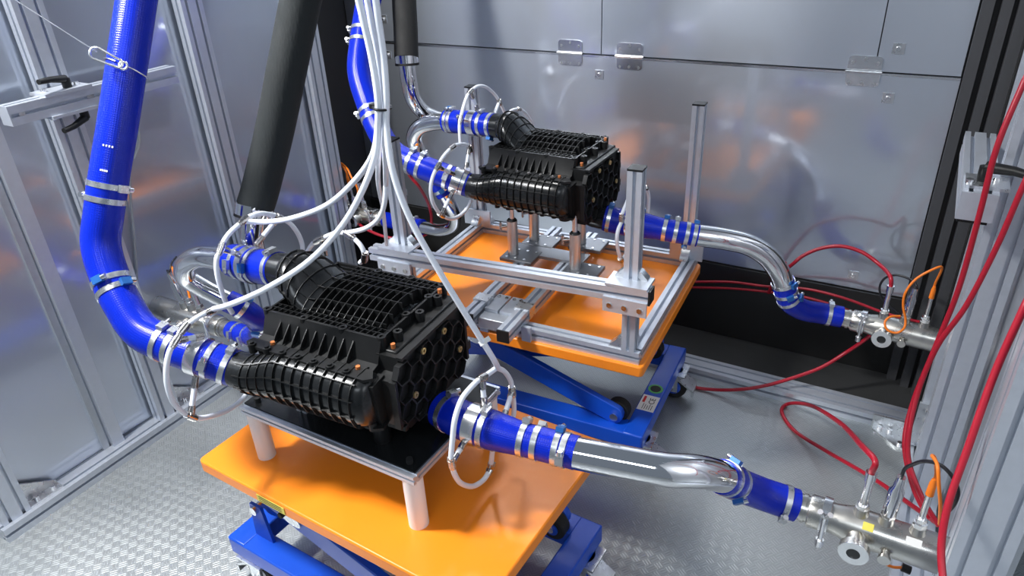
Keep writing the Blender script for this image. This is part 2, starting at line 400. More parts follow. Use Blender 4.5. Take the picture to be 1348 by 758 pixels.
# ================================================================== LIFT TABLES
def lift_table(name, label, cx, cy, ztop, rot, Lx=.828, Ly=.535):
    t = thing(name, label, 'lift table', (cx, cy, 0), (0, 0, rot), 'lift tables'); M = WM[t.name]
    pts = []; r = .012
    for sx_, sy_, q0 in ((1, 1, 0), (-1, 1, 90), (-1, -1, 180), (1, -1, 270)):
        for q in (0, 45, 90): pts.append((sx_*(Lx/2-r)+r*math.cos(math.radians(q0+q)), sy_*(Ly/2-r)+r*math.sin(math.radians(q0+q))))
    obj('platform', MB().prism(pts, (0, 0, ztop-.034), (1, 0, 0), (0, 1, 0), (0, 0, .034)), 'orange_paint', t, M, bevel=.004)
    ZB0, ZB1 = .115, .168; yb = .225
    for s in (-1, 1): obj('base_beam', MB().box(-.412, .412, s*yb-.034, s*yb+.034, ZB0, ZB1), 'blue_paint', t, M, bevel=.004)
    obj('base_crossbeam', MB().box(.352, .414, -yb-.033, yb+.033, ZB0-.001, ZB1+.0015), 'blue_paint', t, M, bevel=.004)
    obj('base_crossbeam', MB().box(-.414, -.35, -yb-.033, yb+.033, ZB0-.001, ZB1+.0015), 'blue_paint', t, M, bevel=.004)
    zu = ztop-.034-.035; zl = .195
    def arm(x0, z0, x1, z1, y):
        d = Vector((x1-x0, 0, z1-z0)); Ln = d.length; ang = math.atan2(d.z, d.x); p = []
        h = .032
        for q in range(-90, 91, 30): p.append((Ln+h*.8*math.cos(math.radians(q)), h*math.sin(math.radians(q))))
        for q in range(90, 271, 30): p.append((h*.8*math.cos(math.radians(q)), h*math.sin(math.radians(q))))
        ax = d.normalized(); az = Vector((-ax.z, 0, ax.x))
        return obj('scissor_arm', MB().prism(p, (x0, y-.011, z0), ax, az, (0, .022, 0)), 'blue_paint', t, M, bevel=.003)
    for s in (-1, 1):
        a = arm(-.27, zu, .315, zl, s*.215)
        rl = MB().cyl((.315, s*.200, zl-.004), (.315, s*.165, zl-.004), .036, seg=24)
        rl_ = obj('roller', rl, 'black_rubber', a, M, bevel=.004); obj('roller_hub', MB().ring((.315, s*.1645, zl-.004), (0, 1, 0), .009, .019, .004, 20), 'blue_paint', a, M)
        obj('roller_axle', MB().cyl((.315, s*.1665, zl-.004), (.315, s*.158, zl-.004), .009, seg=12), 'steel_bright', a, M); obj('pin', MB().cyl((.315, s*.228, zl), (.315, s*.235, zl), .013, seg=14), 'steel_bright', a, M)
        op = MB(); fr = .66; cxm, czm = -.27+.585*.18, zu+(zl-zu)*.18
        op.prism([(.036*math.cos(q*math.pi/10)*(1.0), .018*math.sin(q*math.pi/10)) for q in range(20)], (cxm, s*.2265, czm), Vector((.585, 0, zl-zu)).normalized(), Vector((-(zl-zu), 0, .585)).normalized(), (0, s*.004, 0))
        obj('pivot_cover', op, 'zinc', a, M); obj('bolt', MB().cyl((cxm-.02, s*.23, czm+.006), (cxm-.02, s*.24, czm+.006), .008, seg=8), 'black_rubber', a, M)
        a2 = arm(-.315, zl+.07, .27, zu, s*.175)
        obj('pivot_bracket', MB().prism([(-.03, 0), (.035, 0), (.02, .115), (-.02, .115)], (-.325, s*.205, ZB1), (1, 0, 0), (0, 0, 1), (0, s*.008, 0)), 'blue_paint', t, M)
        obj('pin', MB().cyl((-.325, s*.19, zl+.075), (-.325, s*.222, zl+.075), .012, seg=14), 'steel_bright', a2, M)
    for x in (-.25, .25): obj('cross_tube', MB().cyl((x, -.2, zu if x < 0 else zu), (x, .2, zu), .014, seg=12), 'blue_paint', t, M)
    obj('cross_tube', MB().cyl((0, -.2, (zu+zl)/2+.02), (0, .2, (zu+zl)/2+.02), .014, seg=12), 'blue_paint', t, M)
    # castors
    for sx_ in (-1, 1):
        for s in (-1, 1):
            x, y, R = (.392 if sx_ > 0 else -.345), s*(.195 if sx_ > 0 else .225), .05
            c = thing_part('castor', t, (M @ Matrix.Translation((x, y, 0))))
            CM = WM[c.name]
            wh = obj('wheel', MB().cyl((0, -.017, R), (0, .017, R), R, seg=28), 'black_rubber', c, CM, bevel=.006)
            for q in (-1, 1): obj('hub', MB().cyl((0, q*.0175, R), (0, q*.021, R), .03, .026, 20), 'blue_paint' if sx_ > 0 else 'zinc', wh, CM)
            f = MB()
            for q in (-1, 1): f.box(-.02, .02, q*.026-.002, q*.026+.002, R-.015, .113)
            f.box(-.045, .045, -.04, .04, .108, ZB0+.001)
            obj('fork', f, 'zinc', c, CM)
            obj('axle', MB().cyl((0, -.033, R), (0, .033, R), .008, seg=10), 'steel_bright', c, CM)
            k_ = sx_
            obj('brake_pedal', MB().hexa([(k_*.075, -.03, .052), (k_*.075, .03, .052), (k_*.075, .03, .060), (k_*.075, -.03, .060)], [(k_*.01, -.03, .095), (k_*.01, .03, .095), (k_*.01, .03, .103), (k_*.01, -.03, .103)]).box(min(k_*.068, k_*.076), max(k_*.068, k_*.076), -.03, .03, .035, .06), 'zinc', c, CM)
    return t, M
def thing_part(name, parent, M):
    """a part carried by a small mesh plate of its own: returns the mounting plate mesh object"""
    return obj(name, MB().cyl((0, 0, .1), (0, 0, .116), .03, seg=16), 'zinc', parent, M)
T1Z, T2Z = .44, .47
t1, M1 = lift_table('lift_table', 'orange topped blue scissor lift table carrying a black plate on white legs', -.925, .985, T1Z, math.radians(-2.5))
t2, M2 = lift_table('lift_table', 'orange topped blue scissor lift table carrying an open aluminium profile frame', -.957, 1.822, T2Z, math.radians(3.2), .848, .662)
# printed labels on the tables
lb = obj('warning_label', MB().box(-.205, -.115, -.2690, -.2678, T1Z-.028, T1Z-.008), 'sticker_yellow', t1, M1, label='narrow yellow and black warning label')
for i in range(3): obj('print_line', MB().box(-.198+.0*i, -.124, -.2694, -.2689, T1Z-.024+i*.006, T1Z-.0225+i*.006), 'ink_black', lb, M1)
zz = .1696
lb = obj('type_label', MB().box(.356, .410, -.135, -.055, zz, zz+.0008), 'sticker_white', t2, M2, label='white printed type label')
for i in range(5): obj('print_line', MB().box(.370+i*.007, .3718+i*.007, -.128, -.100-.004*(i % 3), zz+.0008, zz+.0012), 'ink_black', lb, M2)
fc = bpy.data.curves.new('ce_mark', 'FONT'); fc.body = 'CE'; fc.size = .026; fc.extrude = .0002; fo = bpy.data.objects.new('ce_tmp', fc); col.objects.link(fo)
me_ = bpy.data.meshes.new_from_object(fo.evaluated_get(bpy.context.evaluated_depsgraph_get())); bpy.data.objects.remove(fo); me_.name = 'ce_mark'; me_.materials.clear()
obj('ce_mark', me_, 'ink_black', lb, M2 @ Matrix.Translation((.4000, -.0985, zz+.0012)) @ Matrix.Rotation(math.pi/2, 4, 'Z'))
obj('print_mark', MB().box(.362, .370, -.095, -.063, zz+.0008, zz+.0012), 'ink_red', lb, M2)
obj('safety_sticker', MB().cyl((.383, -.015, zz), (.383, -.015, zz+.0008), .024, seg=24), 'sticker_green', t2, M2)
obj('safety_sticker', MB().cyl((.383, -.015, zz), (.383, -.015, zz+.0013), .017, seg=24), 'ink_black', t2, M2)

# ================================================================== CARRIER PLATE ON WHITE LEGS (table 1)
pf = thing('carrier_plate', 'black plate in a slim aluminium frame standing on four white plastic legs', 'stand', (-.98, .97, T1Z), (0, 0, math.radians(-.5))); PM = WM[pf.name]
hx, hy, zp = .250, .168, .134
for sx_ in (-1, 1):
    for sy_ in (-1, 1):
        obj('leg', MB().cyl((sx_*(hx-.022), sy_*(hy-.022), -.001), (sx_*(hx-.022), sy_*(hy-.022), zp), .0215, seg=28), 'white_plastic', pf, PM)
        obj('corner_bolt', MB().cyl((sx_*(hx-.03), sy_*(hy-.03), zp+.022), (sx_*(hx-.03), sy_*(hy-.03), zp+.036), .007, seg=10), 'black_rubber', pf, PM)
for s in (-1, 1):
    obj('edge_profile', MB().profile((-hx, s*(hy-.01), zp+.01), (hx, s*(hy-.01), zp+.01), .02, .02, (0, 1, 0), .005, .004), 'aluminium', pf, PM)
    obj('edge_profile', MB().profile((s*(hx-.01), -hy+.021, zp+.01), (s*(hx-.01), hy-.021, zp+.01), .02, .02, (1, 0, 0), .005, .004), 'aluminium', pf, PM)
obj('plate', MB().box(-hx+.004, hx-.004, -hy+.012, hy-.012, zp+.0205, zp+.024), 'black_sheet', pf, PM)
ZP1 = T1Z+zp+.024
sb = MB().profile((-.10, -.105, zp+.024), (-.10, -.105, zp+.097), .03, .03, (1, 0, 0), .006, .005)
obj('support_block', sb, 'aluminium', pf, PM)

# ================================================================== PROFILE FRAME (table 2)
A = .037
ff = thing('profile_frame', 'open aluminium profile frame with four upright posts on the rear orange table', 'frame', (-.97, 1.825, T2Z), (0, 0, math.radians(3.0))); FM = WM[ff.name]
fx, fy = .405, .305
FP = []
for s in (-1, 1):
    obj('base_profile', MB().profile((-fx-A/2, s*fy, A/2), (fx+A/2, s*fy, A/2), A, A, (0, 1, 0)), 'aluminium', ff, FM)
    obj('base_profile', MB().profile((s*fx, -fy+A/2, A/2), (s*fx, fy-A/2, A/2), A, A, (1, 0, 0)), 'aluminium', ff, FM)
ztp = .545
for sx_, sy_ in ((1, -1), (1, 1), (-1, 1), (-1, -1)):
    x, y = sx_*fx, sy_*fy
    if (sx_, sy_) == (-1, -1): x += .085
    if sx_ > 0: x -= .014
    p = obj('post', MB().profile((x, y, A), (x, y, ztp), A, A, (1, 0, 0)), 'aluminium', ff, FM)
    obj('end_cap', MB().box(x-A/2-.0005, x+A/2+.0005, y-A/2-.0005, y+A/2+.0005, ztp, ztp+.005), 'black_plastic', p, FM)
    for q in ((-sx_, 0), (0, -sy_)):
        gx, gy = x+q[0]*A/2, y+q[1]*A/2
        ax = Vector((q[0], q[1], 0)); side = Vector((q[1], q[0], 0))
        obj('angle_bracket', MB().prism([(0, 0), (.036, 0), (.036, .006), (.006, .036), (0, .036)], Vector((gx, gy, A))-side*.014, ax, (0, 0, 1), side*.028), 'zinc', p, FM)
    # flat joining plates behind rear posts
    if sy_ > 0: obj('joining_plate', MB().box(x-.055, x+.055, y-A/2-.008, y-A/2, A-.005, A+.055), 'aluminium', p, FM)
# raised front rail with T plates
yr = -fy-A; zl_, zr_ = .202, .230
def rz_at(x): return zl_+(zr_-zl_)*(x+fx)/(2*fx)
obj('front_rail', MB().profile((-fx-.005, yr, rz_at(-fx-.005)), (fx+.045, yr, rz_at(fx+.045)), A*1.05, A*1.05, (0, 1, 0)), 'aluminium', ff, FM)
zr = rz_at(fx+.045)
obj('end_cap', MB().box(fx+.045, fx+.050, yr-A*.53, yr+A*.53, zr-A*.53, zr+A*.53), 'black_plastic', ff, FM)
for x in (-fx+.085, fx-.014):
    zr = rz_at(x)
    tp = obj('t_plate', MB().box(x-.058, x+.058, yr-A*.53-.006, yr-A*.53, zr-.052, zr-.010), 'aluminium', ff, FM)
    for dx in (-.04, 0, .04): obj('screw', MB().cyl((x+dx, yr-A*.53-.006, zr-.033), (x+dx, yr-A*.53-.009, zr-.033), .007, seg=10), 'fitting', tp, FM)
    obj('t_plate', MB().box(x-.055, x+.055, yr-.02, yr+.05, zr+A*.53, zr+A*.53+.007), 'aluminium', ff, FM)
    for s_ in (-1, 1): obj('angle_bracket', MB().prism([(0, 0), (s_*.024, 0), (s_*.024, .005), (s_*.005, .024), (0, .024)], (x+s_*A/2, -fy-.012, zr+A*.53+.006), (1, 0, 0), (0, 0, 1), (0, .024, 0)), 'zinc', ff, FM)
# cross rails along the depth and the carriage
FI = FM.inverted()
zc = A+.018
for i, x in enumerate((-.078, .060)):
    yf_ = -fy-.105 if i else -fy-.06
    r_ = obj('cross_rail', MB().profile((x, yf_, zc), (x, fy-.02, zc), A, A, (1, 0, 0)), 'aluminium', ff, FM)
    obj('end_cap', MB().box(x-A/2, x+A/2, yf_-.005, yf_, zc-A/2, zc+A/2), 'black_plastic', r_, FM)
    for yy in (-.27,): obj('rail_clamp', MB().box(x-A/2-.006, x+A/2+.006, yy-.02, yy+.02, zc-.01, zc+A/2+.004), 'zinc', r_, FM)
    obj('angle_bracket', MB().box(x+A/2, x+A/2+.028, -fy-A/2-.012, -fy-A/2, 0, A+.01), 'aluminium', r_, FM)
cr = obj('carriage', MB().box(-.058, .040, -.345, -.245, A-.02, A+.016), 'aluminium_dull', ff, FM, bevel=.003)
for x in (-.056, -.006): obj('carriage_plate', MB().box(x, x+.044, -.305, -.215, A+.016, A+.026), 'aluminium', cr, FM)
for x in (-.045, -.020, .006, .028): obj('screw', MB().cyl((x, -.23, A+.026), (x, -.23, A+.029), .006, seg=10), 'fitting', cr, FM)
obj('rear_shelf_plate', MB().box(-.14, .12, .03, .10, zc+A/2, zc+A/2+.010), 'plate_grey', ff, FM)
ZPL = zc+A/2+.012
# four adjustable steel columns on plates
cols = []
for i, (px, py) in enumerate(((676, 333), (757, 352), (716, 318), (806, 330))):
    p = FI @ at(px, py, Z=T2Z+ZPL)
    if i == 2: p = Vector((-.10, .14, 0)); 
    if i == 3: p = Vector((.058, .175, 0))
    pl = obj('foot_plate', MB().box(p.x-.03, p.x+.085, p.y-.045, p.y+.045, ZPL-.012, ZPL), 'plate_grey', ff, FM, bevel=.002)
    for k in range(6): obj('screw', MB().cyl((p.x-.01+.016*k, p.y+(.03 if k % 2 else -.032), ZPL), (p.x-.01+.016*k, p.y+(.03 if k % 2 else -.032), ZPL+.002), .0045, seg=8), 'steel_bright', pl, FM)
    zt = ZPL+.118
    c = obj('support_column', MB().cyl((p.x, p.y, ZPL-.001), (p.x, p.y, zt), .0175, seg=24), 'satin_steel', ff, FM)
    obj('collar', MB().cyl((p.x, p.y, zt), (p.x, p.y, zt+.005), .0172, .014, 24), 'black_plastic', c, FM)
    obj('spindle', MB().cyl((p.x, p.y, zt), (p.x, p.y, zt+(.062 if i < 2 else .045)), .008, seg=14), 'steel_bright', c, FM)
    obj('clamp_screw', MB().cyl((p.x-.012, p.y-.006, zt-.018), (p.x-.036, p.y-.016, zt-.022), .005, seg=10).cyl((p.x-.034, p.y-.016, zt-.006), (p.x-.034, p.y-.016, zt-.036), .004, seg=10), 'fitting', c, FM)

# ================================================================== FILTER HOUSINGS
def housing(name, label, loc, rotz):
    t = thing(name, label, 'filter housing', loc, (0, 0, rotz), 'filter housings'); M = WM[t.name]
    L_, D_ = .297, .244
    # central case with slanted front wall
    pf_ = [(.244, 0), (.244, -.185), (-.02, -.185), (-.040, -.165), (-.044, -.052), (-.020, -.046), (0, -.002), (0, 0), (.006, 0), (.007, -.030), (.237, -.030), (.238, 0)]
    obj('case', MB().prism(pf_, (0, 0, 0), (0, 1, 0), (0, 0, 1), (L_, 0, 0)), 'black_plastic', t, M)
    for x in (0, L_-.005): obj('case_rim', MB().box(x, x+.005, .004, .240, -.032, 0), 'black_plastic', t, M)
    for i in range(19):
        x = .012+i*.0152
        for (y0, y1) in ((.006, .034), (.212, .238)):
            if y1 > .2 and i < 3: continue
            obj('deck_rib', MB().hexa([(x, y0, -.031), (x+.0018, y0, -.031), (x+.0018, y0, -.0008), (x, y0, -.0008)], [(x+.006, y1, -.031), (x+.0078, y1, -.031), (x+.0078, y1, .0012), (x+.006, y1, .0012)]), 'black_plastic', t, M)
    for y in (.020, .034, .212, .225): obj('deck_rib', MB().box(.006, L_-.006, y-.0009, y+.0009, -.031, 0), 'black_plastic', t, M)
    # bosses on the deck corners
    for x, y in ((.002, .006), (.10, .006), (.20, .006), (.293, .008), (.293, .18), (.293, .236), (.12, .238), (.21, .238), (.288, .10)):
        obj('boss', MB().ring((x, y, -.018), (0, 0, 1), .0045, .0095, .040, 14), 'black_plastic', t, M)
    # vault over the rear chamber, and its funnel to the round inlet
    yc, hw, h0 = .123, .088, .034
    def vault(x, gap=0, n=15):
        # funnel from a circle at x=-.02 to a flat arch from x=.10 on
        out = []
        tt = max(0, min(1, (x+.0)/.115)); tt = tt*tt*(3-2*tt)
        cy, cz = .104+(yc-.104)*tt, .036+(-.036-.036)*tt
        te = max(0, min(1, (x+.02)/.085))**.8; ry, rz_ = .041+(hw-.041)*te, .041+(.036-.041)*tt+.022*math.sin(math.pi*te)*.5
        for k in range(n):
            q = math.pi*(1.22-1.44*k/(n-1)) if tt < .02 else math.pi*((1.22-.22*tt)-(1.44-.44*tt)*k/(n-1))
            out.append((x, cy+(ry+gap)*math.cos(q), cz+(rz_+gap)*math.sin(q)))
        return out
    xs_ = [-.02, 0, .015, .03, .045, .06, .075, .09, .105, .12, .16, .20, .24, .262, .275, .283]
    rings = [vault(x) for x in xs_[:-2]]
    last = rings[-1]
    for sc, x in ((.85, .275), (.6, .283)): rings.append([(x, yc+(p[1]-yc)*sc, -.036+(p[2]+.036)*sc) for p in last])
    obj('rear_chamber', MB().loft(rings, cap=True, closed=False), 'black_shell', t, M)
    obj('rear_inlet', MB().tube([(-.055, .104, .037), (-.02, .104, .037), (.02, .105, .034)], [.0385, .0395, .041], 28), 'black_shell', t, M)
    def top(y, x):
        # height of the rib crests
        w_ = max(0, min(1, (x-.045)/.05)); w_ = w_*w_*(3-2*w_)
        return w_, .0+.024*max(0, 1-((y-yc)/.090)**2)
    def crest(x, k_, gap):
        p_ = vault(x, gap)[k_]; w_, z_ = top(p_[1], x); q_ = vault(x, .003)[k_]
        return Vector((x, q_[1]*(1-w_)+p_[1]*w_, q_[2]*(1-w_)+max(z_, p_[2])*w_))
    for x in [.000, .018, .036, .054, .072]+[.090+.0178*i for i in range(11)]:
        mb = MB(); w = .0014
        a_, b_ = [Vector(p) for p in vault(x, -.002)], [crest(x, k_, .0) for k_ in range(15)]
        ex = Vector((w, 0, 0))
        for k_ in range(14): mb.add([a_[k_], a_[k_+1], b_[k_+1], b_[k_], a_[k_]+ex, a_[k_+1]+ex, b_[k_+1]+ex, b_[k_]+ex], [(0, 1, 2, 3), (7, 6, 5, 4), (3, 2, 6, 7)])
        obj('arch_rib', mb, 'black_plastic', t, M)
    xr = [.0+.0140*i for i in range(21)]
    for k_ in (2, 4, 6, 8, 10, 12):
        mb = MB(); w = .0008
        for x0, x1 in zip(xr[:-1], xr[1:]):
            A0, A1 = vault(x0, -.002), vault(x1, -.002); B0, B1 = crest(x0, k_, 0), crest(x1, k_, 0); t0 = Vector((0, w, 0))
            mb.hexa([Vector(A0[k_])-t0, Vector(A0[k_])+t0, B0+t0, B0-t0], [Vector(A1[k_])-t0, Vector(A1[k_])+t0, B1+t0, B1-t0])
        obj('long_rib', mb, 'black_plastic', t, M)
    # slanted wall fins
    for i in range(9):
        x = .045+i*.0235
        obj('wall_fin', MB().prism([(-.040, -.047), (-.020, -.047), (-.006, -.016), (-.008, -.014), (-.030, -.034)], (x, 0, 0), (0, 1, 0), (0, 0, 1), (.0022, 0, 0)), 'black_plastic', t, M)
    # front flange with bolts
    obj('flange', MB().prism([(-.006, -.040), (.30, -.040), (.315, -.062), (.30, -.074), (.0, -.066), (-.012, -.056)], (0, 0, -.053), (1, 0, 0), (0, 1, 0), (0, 0, .007)), 'black_plastic', t, M)
    for i in range(7):
        x = .012+i*.0405
        bs = obj('flange_boss', MB().cyl((x, -.064, -.062), (x, -.064, -.041), .0085, seg=14), 'black_plastic', t, M)
        obj('bolt', MB().cyl((x, -.064, -.041), (x, -.064, -.037), .0045, seg=10), 'fitting' if rotz < 0 else 'black_plastic', bs, M)
    for x, y, z in ((.05, -.044, -.046), (.269, -.046, -.046), (.315, .012, -.018), (.306, .205, .002)): obj('insert', MB().cyl((x, y, z-.004), (x, y, z+.006), .0048, seg=10), 'copper_insert', t, M)
    # front chamber barrel with narrowing inlet
    def barrel(x, gap=0, n=19):
        tt = max(0, min(1, (x-.01)/.085)); tt = tt*tt*(3-2*tt)
        cy, cz = -.084+(.030)*tt, -.104+(-.002)*tt
        ry, rz_ = .041+(.050-.041)*tt, .041+(.057-.041)*tt
        sq = .25*tt
        out = []
        for k in range(n):
            q = math.pi*(.40+1.2*k/(n-1))
            cq, sn = math.cos(q), math.sin(q)
            cq = math.copysign(abs(cq)**(1-sq), cq)
            out.append((x, cy+(ry+gap)*cq, cz+(rz_+gap)*sn))
        return out
    xb = [0, .01, .025, .04, .055, .07, .085, .10, .15, .20, .25, .285, .30, .309]
    rings = [barrel(x) for x in xb[:-2]]
    last = rings[-1]; rings.append([(.30, -.05+(p[1]+.05)*.9, -.106+(p[2]+.106)*.95) for p in last]); rings.append([(.309, -.05+(p[1]+.05)*.66, -.106+(p[2]+.106)*.8) for p in last])
    obj('front_chamber', MB().loft(rings, cap=True, closed=False), 'black_shell', t, M)
    obj('front_inlet', MB().tube([(-.040, -.084, -.104), (-.01, -.084, -.104), (.03, -.080, -.104), (.06, -.066, -.105)], [.0385, .040, .041, .040], 28), 'black_shell', t, M)
    def bfin(x, g1, w=.0015, n=19):
        a, b2 = barrel(x, -.002, n), barrel(x, g1, n); mb = MB()
        c_, d_ = [(x+w, p[1], p[2]) for p in a], [(x+w, p[1], p[2]) for p in b2]
        for k in range(n-1): mb.add([a[k], a[k+1], b2[k+1], b2[k], c_[k], c_[k+1], d_[k+1], d_[k]], [(0, 1, 2, 3), (7, 6, 5, 4), (3, 2, 6, 7)])
        return mb
    for x in [.018, .036, .054, .072]+[.092+.0238*i for i in range(9)]: obj('barrel_rib', bfin(x, .0028 if x < .08 else .0050), 'black_plastic', t, M)
    xr = [.0+.0145*i for i in range(21)]
    for k in (4, 7, 10, 13):
        mb = MB(); w = .0011
        for x0, x1 in zip(xr[:-1], xr[1:]):
            A0, A1 = barrel(x0, -.002), barrel(x1, -.002); B0, B1 = barrel(x0, .0025 if x0 < .08 else .0048), barrel(x1, .0025 if x1 < .08 else .0048)
            t0 = Vector((0, A0[k+1][1]-A0[k-1][1], A0[k+1][2]-A0[k-1][2])).normalized()*w
            mb.hexa([Vector(A0[k])-t0, Vector(A0[k])+t0, Vector(B0[k])+t0, Vector(B0[k])-t0], [Vector(A1[k])-t0, Vector(A1[k])+t0, Vector(B1[k])+t0, Vector(B1[k])-t0])
        obj('long_rib', mb, 'black_plastic', t, M)
    # lower flange with open bosses
    obj('lower_flange', MB().prism([(.03, -.02), (.315, -.02), (.325, -.066), (.31, -.076), (.04, -.062)], (0, 0, -.166), (1, 0, 0), (0, 1, 0), (0, 0, .006)), 'black_plastic', t, M)
    for i in range(7):
        x = .058+i*.0405
        bs = obj('flange_boss', MB().ring((x, -.068, -.160), (0, 0, 1), .0045, .0085, .018, 14), 'black_plastic', t, M)
        obj('bolt', MB().cyl((x, -.068, -.162), (x, -.068, -.150), .0045, seg=10), 'fitting' if rotz < 0 else 'black_plastic', bs, M)
    # end plate with honeycomb ribs
    obj('end_plate', MB().prism([(-.040, -.064), (-.0135, -.060), (-.012, -.026), (.215, -.026), (.228, -.04), (.228, -.175), (.19, -.205), (.0, -.205), (-.040, -.17)], (.290, 0, 0), (0, 1, 0), (0, 0, 1), (.050, 0, 0)), 'black_plastic', t, M)
    obj('end_step', MB().prism([(-.070, -.062), (-.030, -.058), (-.030, -.165), (-.060, -.165)], (.285, 0, 0), (0, 1, 0), (0, 0, 1), (.032, 0, 0)), 'black_plastic', t, M)
    obj('end_frame', MB().box(.336, .350, -.044, -.036, -.175, -.062).box(.336, .350, -.012, .215, -.031, -.024).box(.336, .350, .222, .230, -.175, -.04), 'black_plastic', t, M)
    R_ = .0265; hexes = []
    for i in range(6):
        for j in range(4):
            y = -.012+i*R_*1.5; z = -.058-j*R_*1.732-(R_*.866 if i % 2 else 0)
            if z < -.18 or y > .21: continue
            hexes.append((y, z))
    hm = None
    for y, z in hexes:
        if hm is None:
            mb = MB()
            for q in range(6):
                a0, a1 = math.pi/3*q, math.pi/3*(q+1)
                o0, o1 = (R_*math.cos(a0), R_*math.sin(a0)), (R_*math.cos(a1), R_*math.sin(a1)); i0, i1 = [c*.91 for c in o0], [c*.91 for c in o1]
                mb.hexa([(0, *o0), (0, *o1), (0, *i1), (0, *i0)], [(.013, *o0), (.013, *o1), (.013, *i1), (.013, *i0)])
            hm = mb.mesh('honeycomb_rib')
        obj('honeycomb_rib', hm, 'black_plastic', t, M @ Matrix.Translation((.3395, y, z)))
    for y, z in ((.135, -.046), (.055, -.046), (.189, -.125), (.012, -.125)):
        bs = obj('insert_boss', MB().cyl((.338, y, z), (.353, y, z), .0088, seg=14), 'black_plastic', t, M)
        obj('brass_insert', MB().ring((.354, y, z), (1, 0, 0), .003, .0072, .004, 14), 'brass', bs, M)
    for y, z, ln, w in ((.232, -.09, .02, .018), (.232, -.15, .022, .022), (-.02, -.19, .012, .014), (.03, -.195, .018, .016)):
        obj('connector', MB().box(.300, .345, y-.004, y+ln-.004, z-w/2, z+w/2), 'black_plastic', t, M, bevel=.002)
    # upright sockets above the end plate
    for y in (.04, .12, .19): obj('socket', MB().ring((.309, y, -.030), (0, 0, 1), .0045, .0095, .060, 14), 'black_plastic', t, M)
    obj('top_bridge', MB().box(.292, .330, .0, .235, -.045, -.022), 'black_plastic', t, M, bevel=.003)
    # outlet elbow under the end plate and feet
    obj('outlet', MB().tube(smooth([(.285, .085, -.158), (.295, .085, -.187), (.318, .085, -.208), (.345, .085, -.212), (.372, .085, -.212)], 4), .0375, 24), 'black_shell', t, M)
    for x, y in ((.265, -.005), (.265, .2), (.09, .025), (.03, .2)):
        obj('foot', MB().cyl((x, y, -.2575 if rotz > 0 else -.199), (x, y, -.18), .018, .022, 16), 'black_plastic', t, M)
    return t, M
P1, A1 = Vector((-1.121, .852, .855)), math.radians(3.3)
P2, A2 = Vector((-1.174, 1.863, .898)), math.radians(-.7)
e1, E1 = housing('filter_housing', 'black ribbed plastic filter housing on the plate with white legs', P1, A1)
e2, E2 = housing('filter_housing', 'black ribbed plastic filter housing raised on steel columns above the profile frame', P2, A2)
def loc1(x, y, z): return E1 @ Vector((x, y, z))
def loc2(x, y, z): return E2 @ Vector((x, y, z))
I1, R1, O1 = loc1(-.03, -.084, -.104), loc1(-.045, .104, .037), loc1(.362, .085, -.211)
I2, R2, O2 = loc2(-.03, -.084, -.104), loc2(-.045, .104, .037), loc2(.362, .085, -.212)

# ================================================================== HOSES, PIPES, CLAMPS
CL = {}
def clamp(parent, c, tan, r, w=.012, up=(0, 0, 1), blue=False, screw=True):
    key = (round(r, 4), w, blue)
    if key not in CL:
        CL[key] = MB().ring((0, 0, 0), (1, 0, 0), r-.001, r+.0016, w, 28).mesh('clamp'); CL[key].materials.append(MAT['zinc'])
        sm = MB().box(-.008, .008, -.011, .011, r+.0005, r+.010).mesh('clamp_housing'); sm.materials.append(MAT['clamp_blue' if blue else 'zinc'])
        sc = MB().cyl((0, .010, r+.0065), (0, .020, r+.0065), .0058, seg=8).mesh('clamp_screw'); sc.materials.append(MAT['steel_bright'])
        CL[key] = (CL[key], sm, sc)
    M = frame_m(c, tan, up)
    o_ = obj('clamp', CL[key][0], 'zinc', parent, M)
    if screw: obj('clamp_housing', CL[key][1], 'zinc', o_, M); obj('clamp_screw', CL[key][2], 'zinc', o_, M)
    return o_
def piped(name, label, cat, pts, r, material, clamps=(), n=8, seg=28, part='tube', group=None, cap=True):
    path = smooth(pts, n); base = min(path, key=lambda p: p.z)
    t = thing(name, label, cat, base, group=group)
    if callable(r): rs = [r(i/(len(path)-1)) for i in range(len(path))]
    else: rs = [r]*len(path)
    tb = obj(part, MB().tube(path, rs, seg, cap), material, t)
    if material == 'blue_silicone':
        at2 = tb.data.attributes.new('weave', 'FLOAT_VECTOR', 'POINT'); ln_ = 0; vals = []
        for i_, p_ in enumerate(path):
            if i_: ln_ += (p_-path[i_-1]).length
            for k_ in range(seg): vals += [ln_, k_/seg*.24, 0]
        at2.data.foreach_set('vector', vals)
    for cl in clamps:
        px, py = cl[0], cl[1]; opt = cl[2] if len(cl) > 2 else {}
        c, tn, i = nearest(path, px, py)
        clamp(t, c, tn, rs[i]+.0003, **opt)
    return t, path
up, cam_side, left = (0, 0, 1), (.5, -.8, .3), (-1, -.2, .3)
B = dict(blue=True)
# ---- front blue hose (table 1)
h1, hp1 = piped('blue_hose', 'blue silicone hose hanging beside the left wall, joined to the near filter housing', 'hose',
    hang([dp(190, -70, 1.50), dp(180, 0, 1.50), dp(168, 80, 1.50), dp(155, 165, 1.51), dp(144, 230, 1.52), dp(137, 280, 1.53), dp(133, 322, 1.54), dp(145, 365, 1.54), dp(163, 402, 1.53), dp(187, 436, 1.52), dp(225, 455, 1.51), dp(268, 470, 1.50), I1]),
    lambda t_: .0395, 'blue_silicone', [(142, 243, dict(up=(1, .2, 0))), (137, 262, dict(up=left)), (154, 367, dict(up=cam_side, blue=True)), (160, 381, dict(up=(1, 0, 0), blue=True)), (217, 452), (229, 457), (278, 473, dict(up=cam_side)), (302, 482)], part='hose')
c, tn, i = nearest(hp1, 262, 468)
obj('sleeve', MB().tube([c-tn*.012, c+tn*.012], .0435, 28), 'steel_bright', h1)
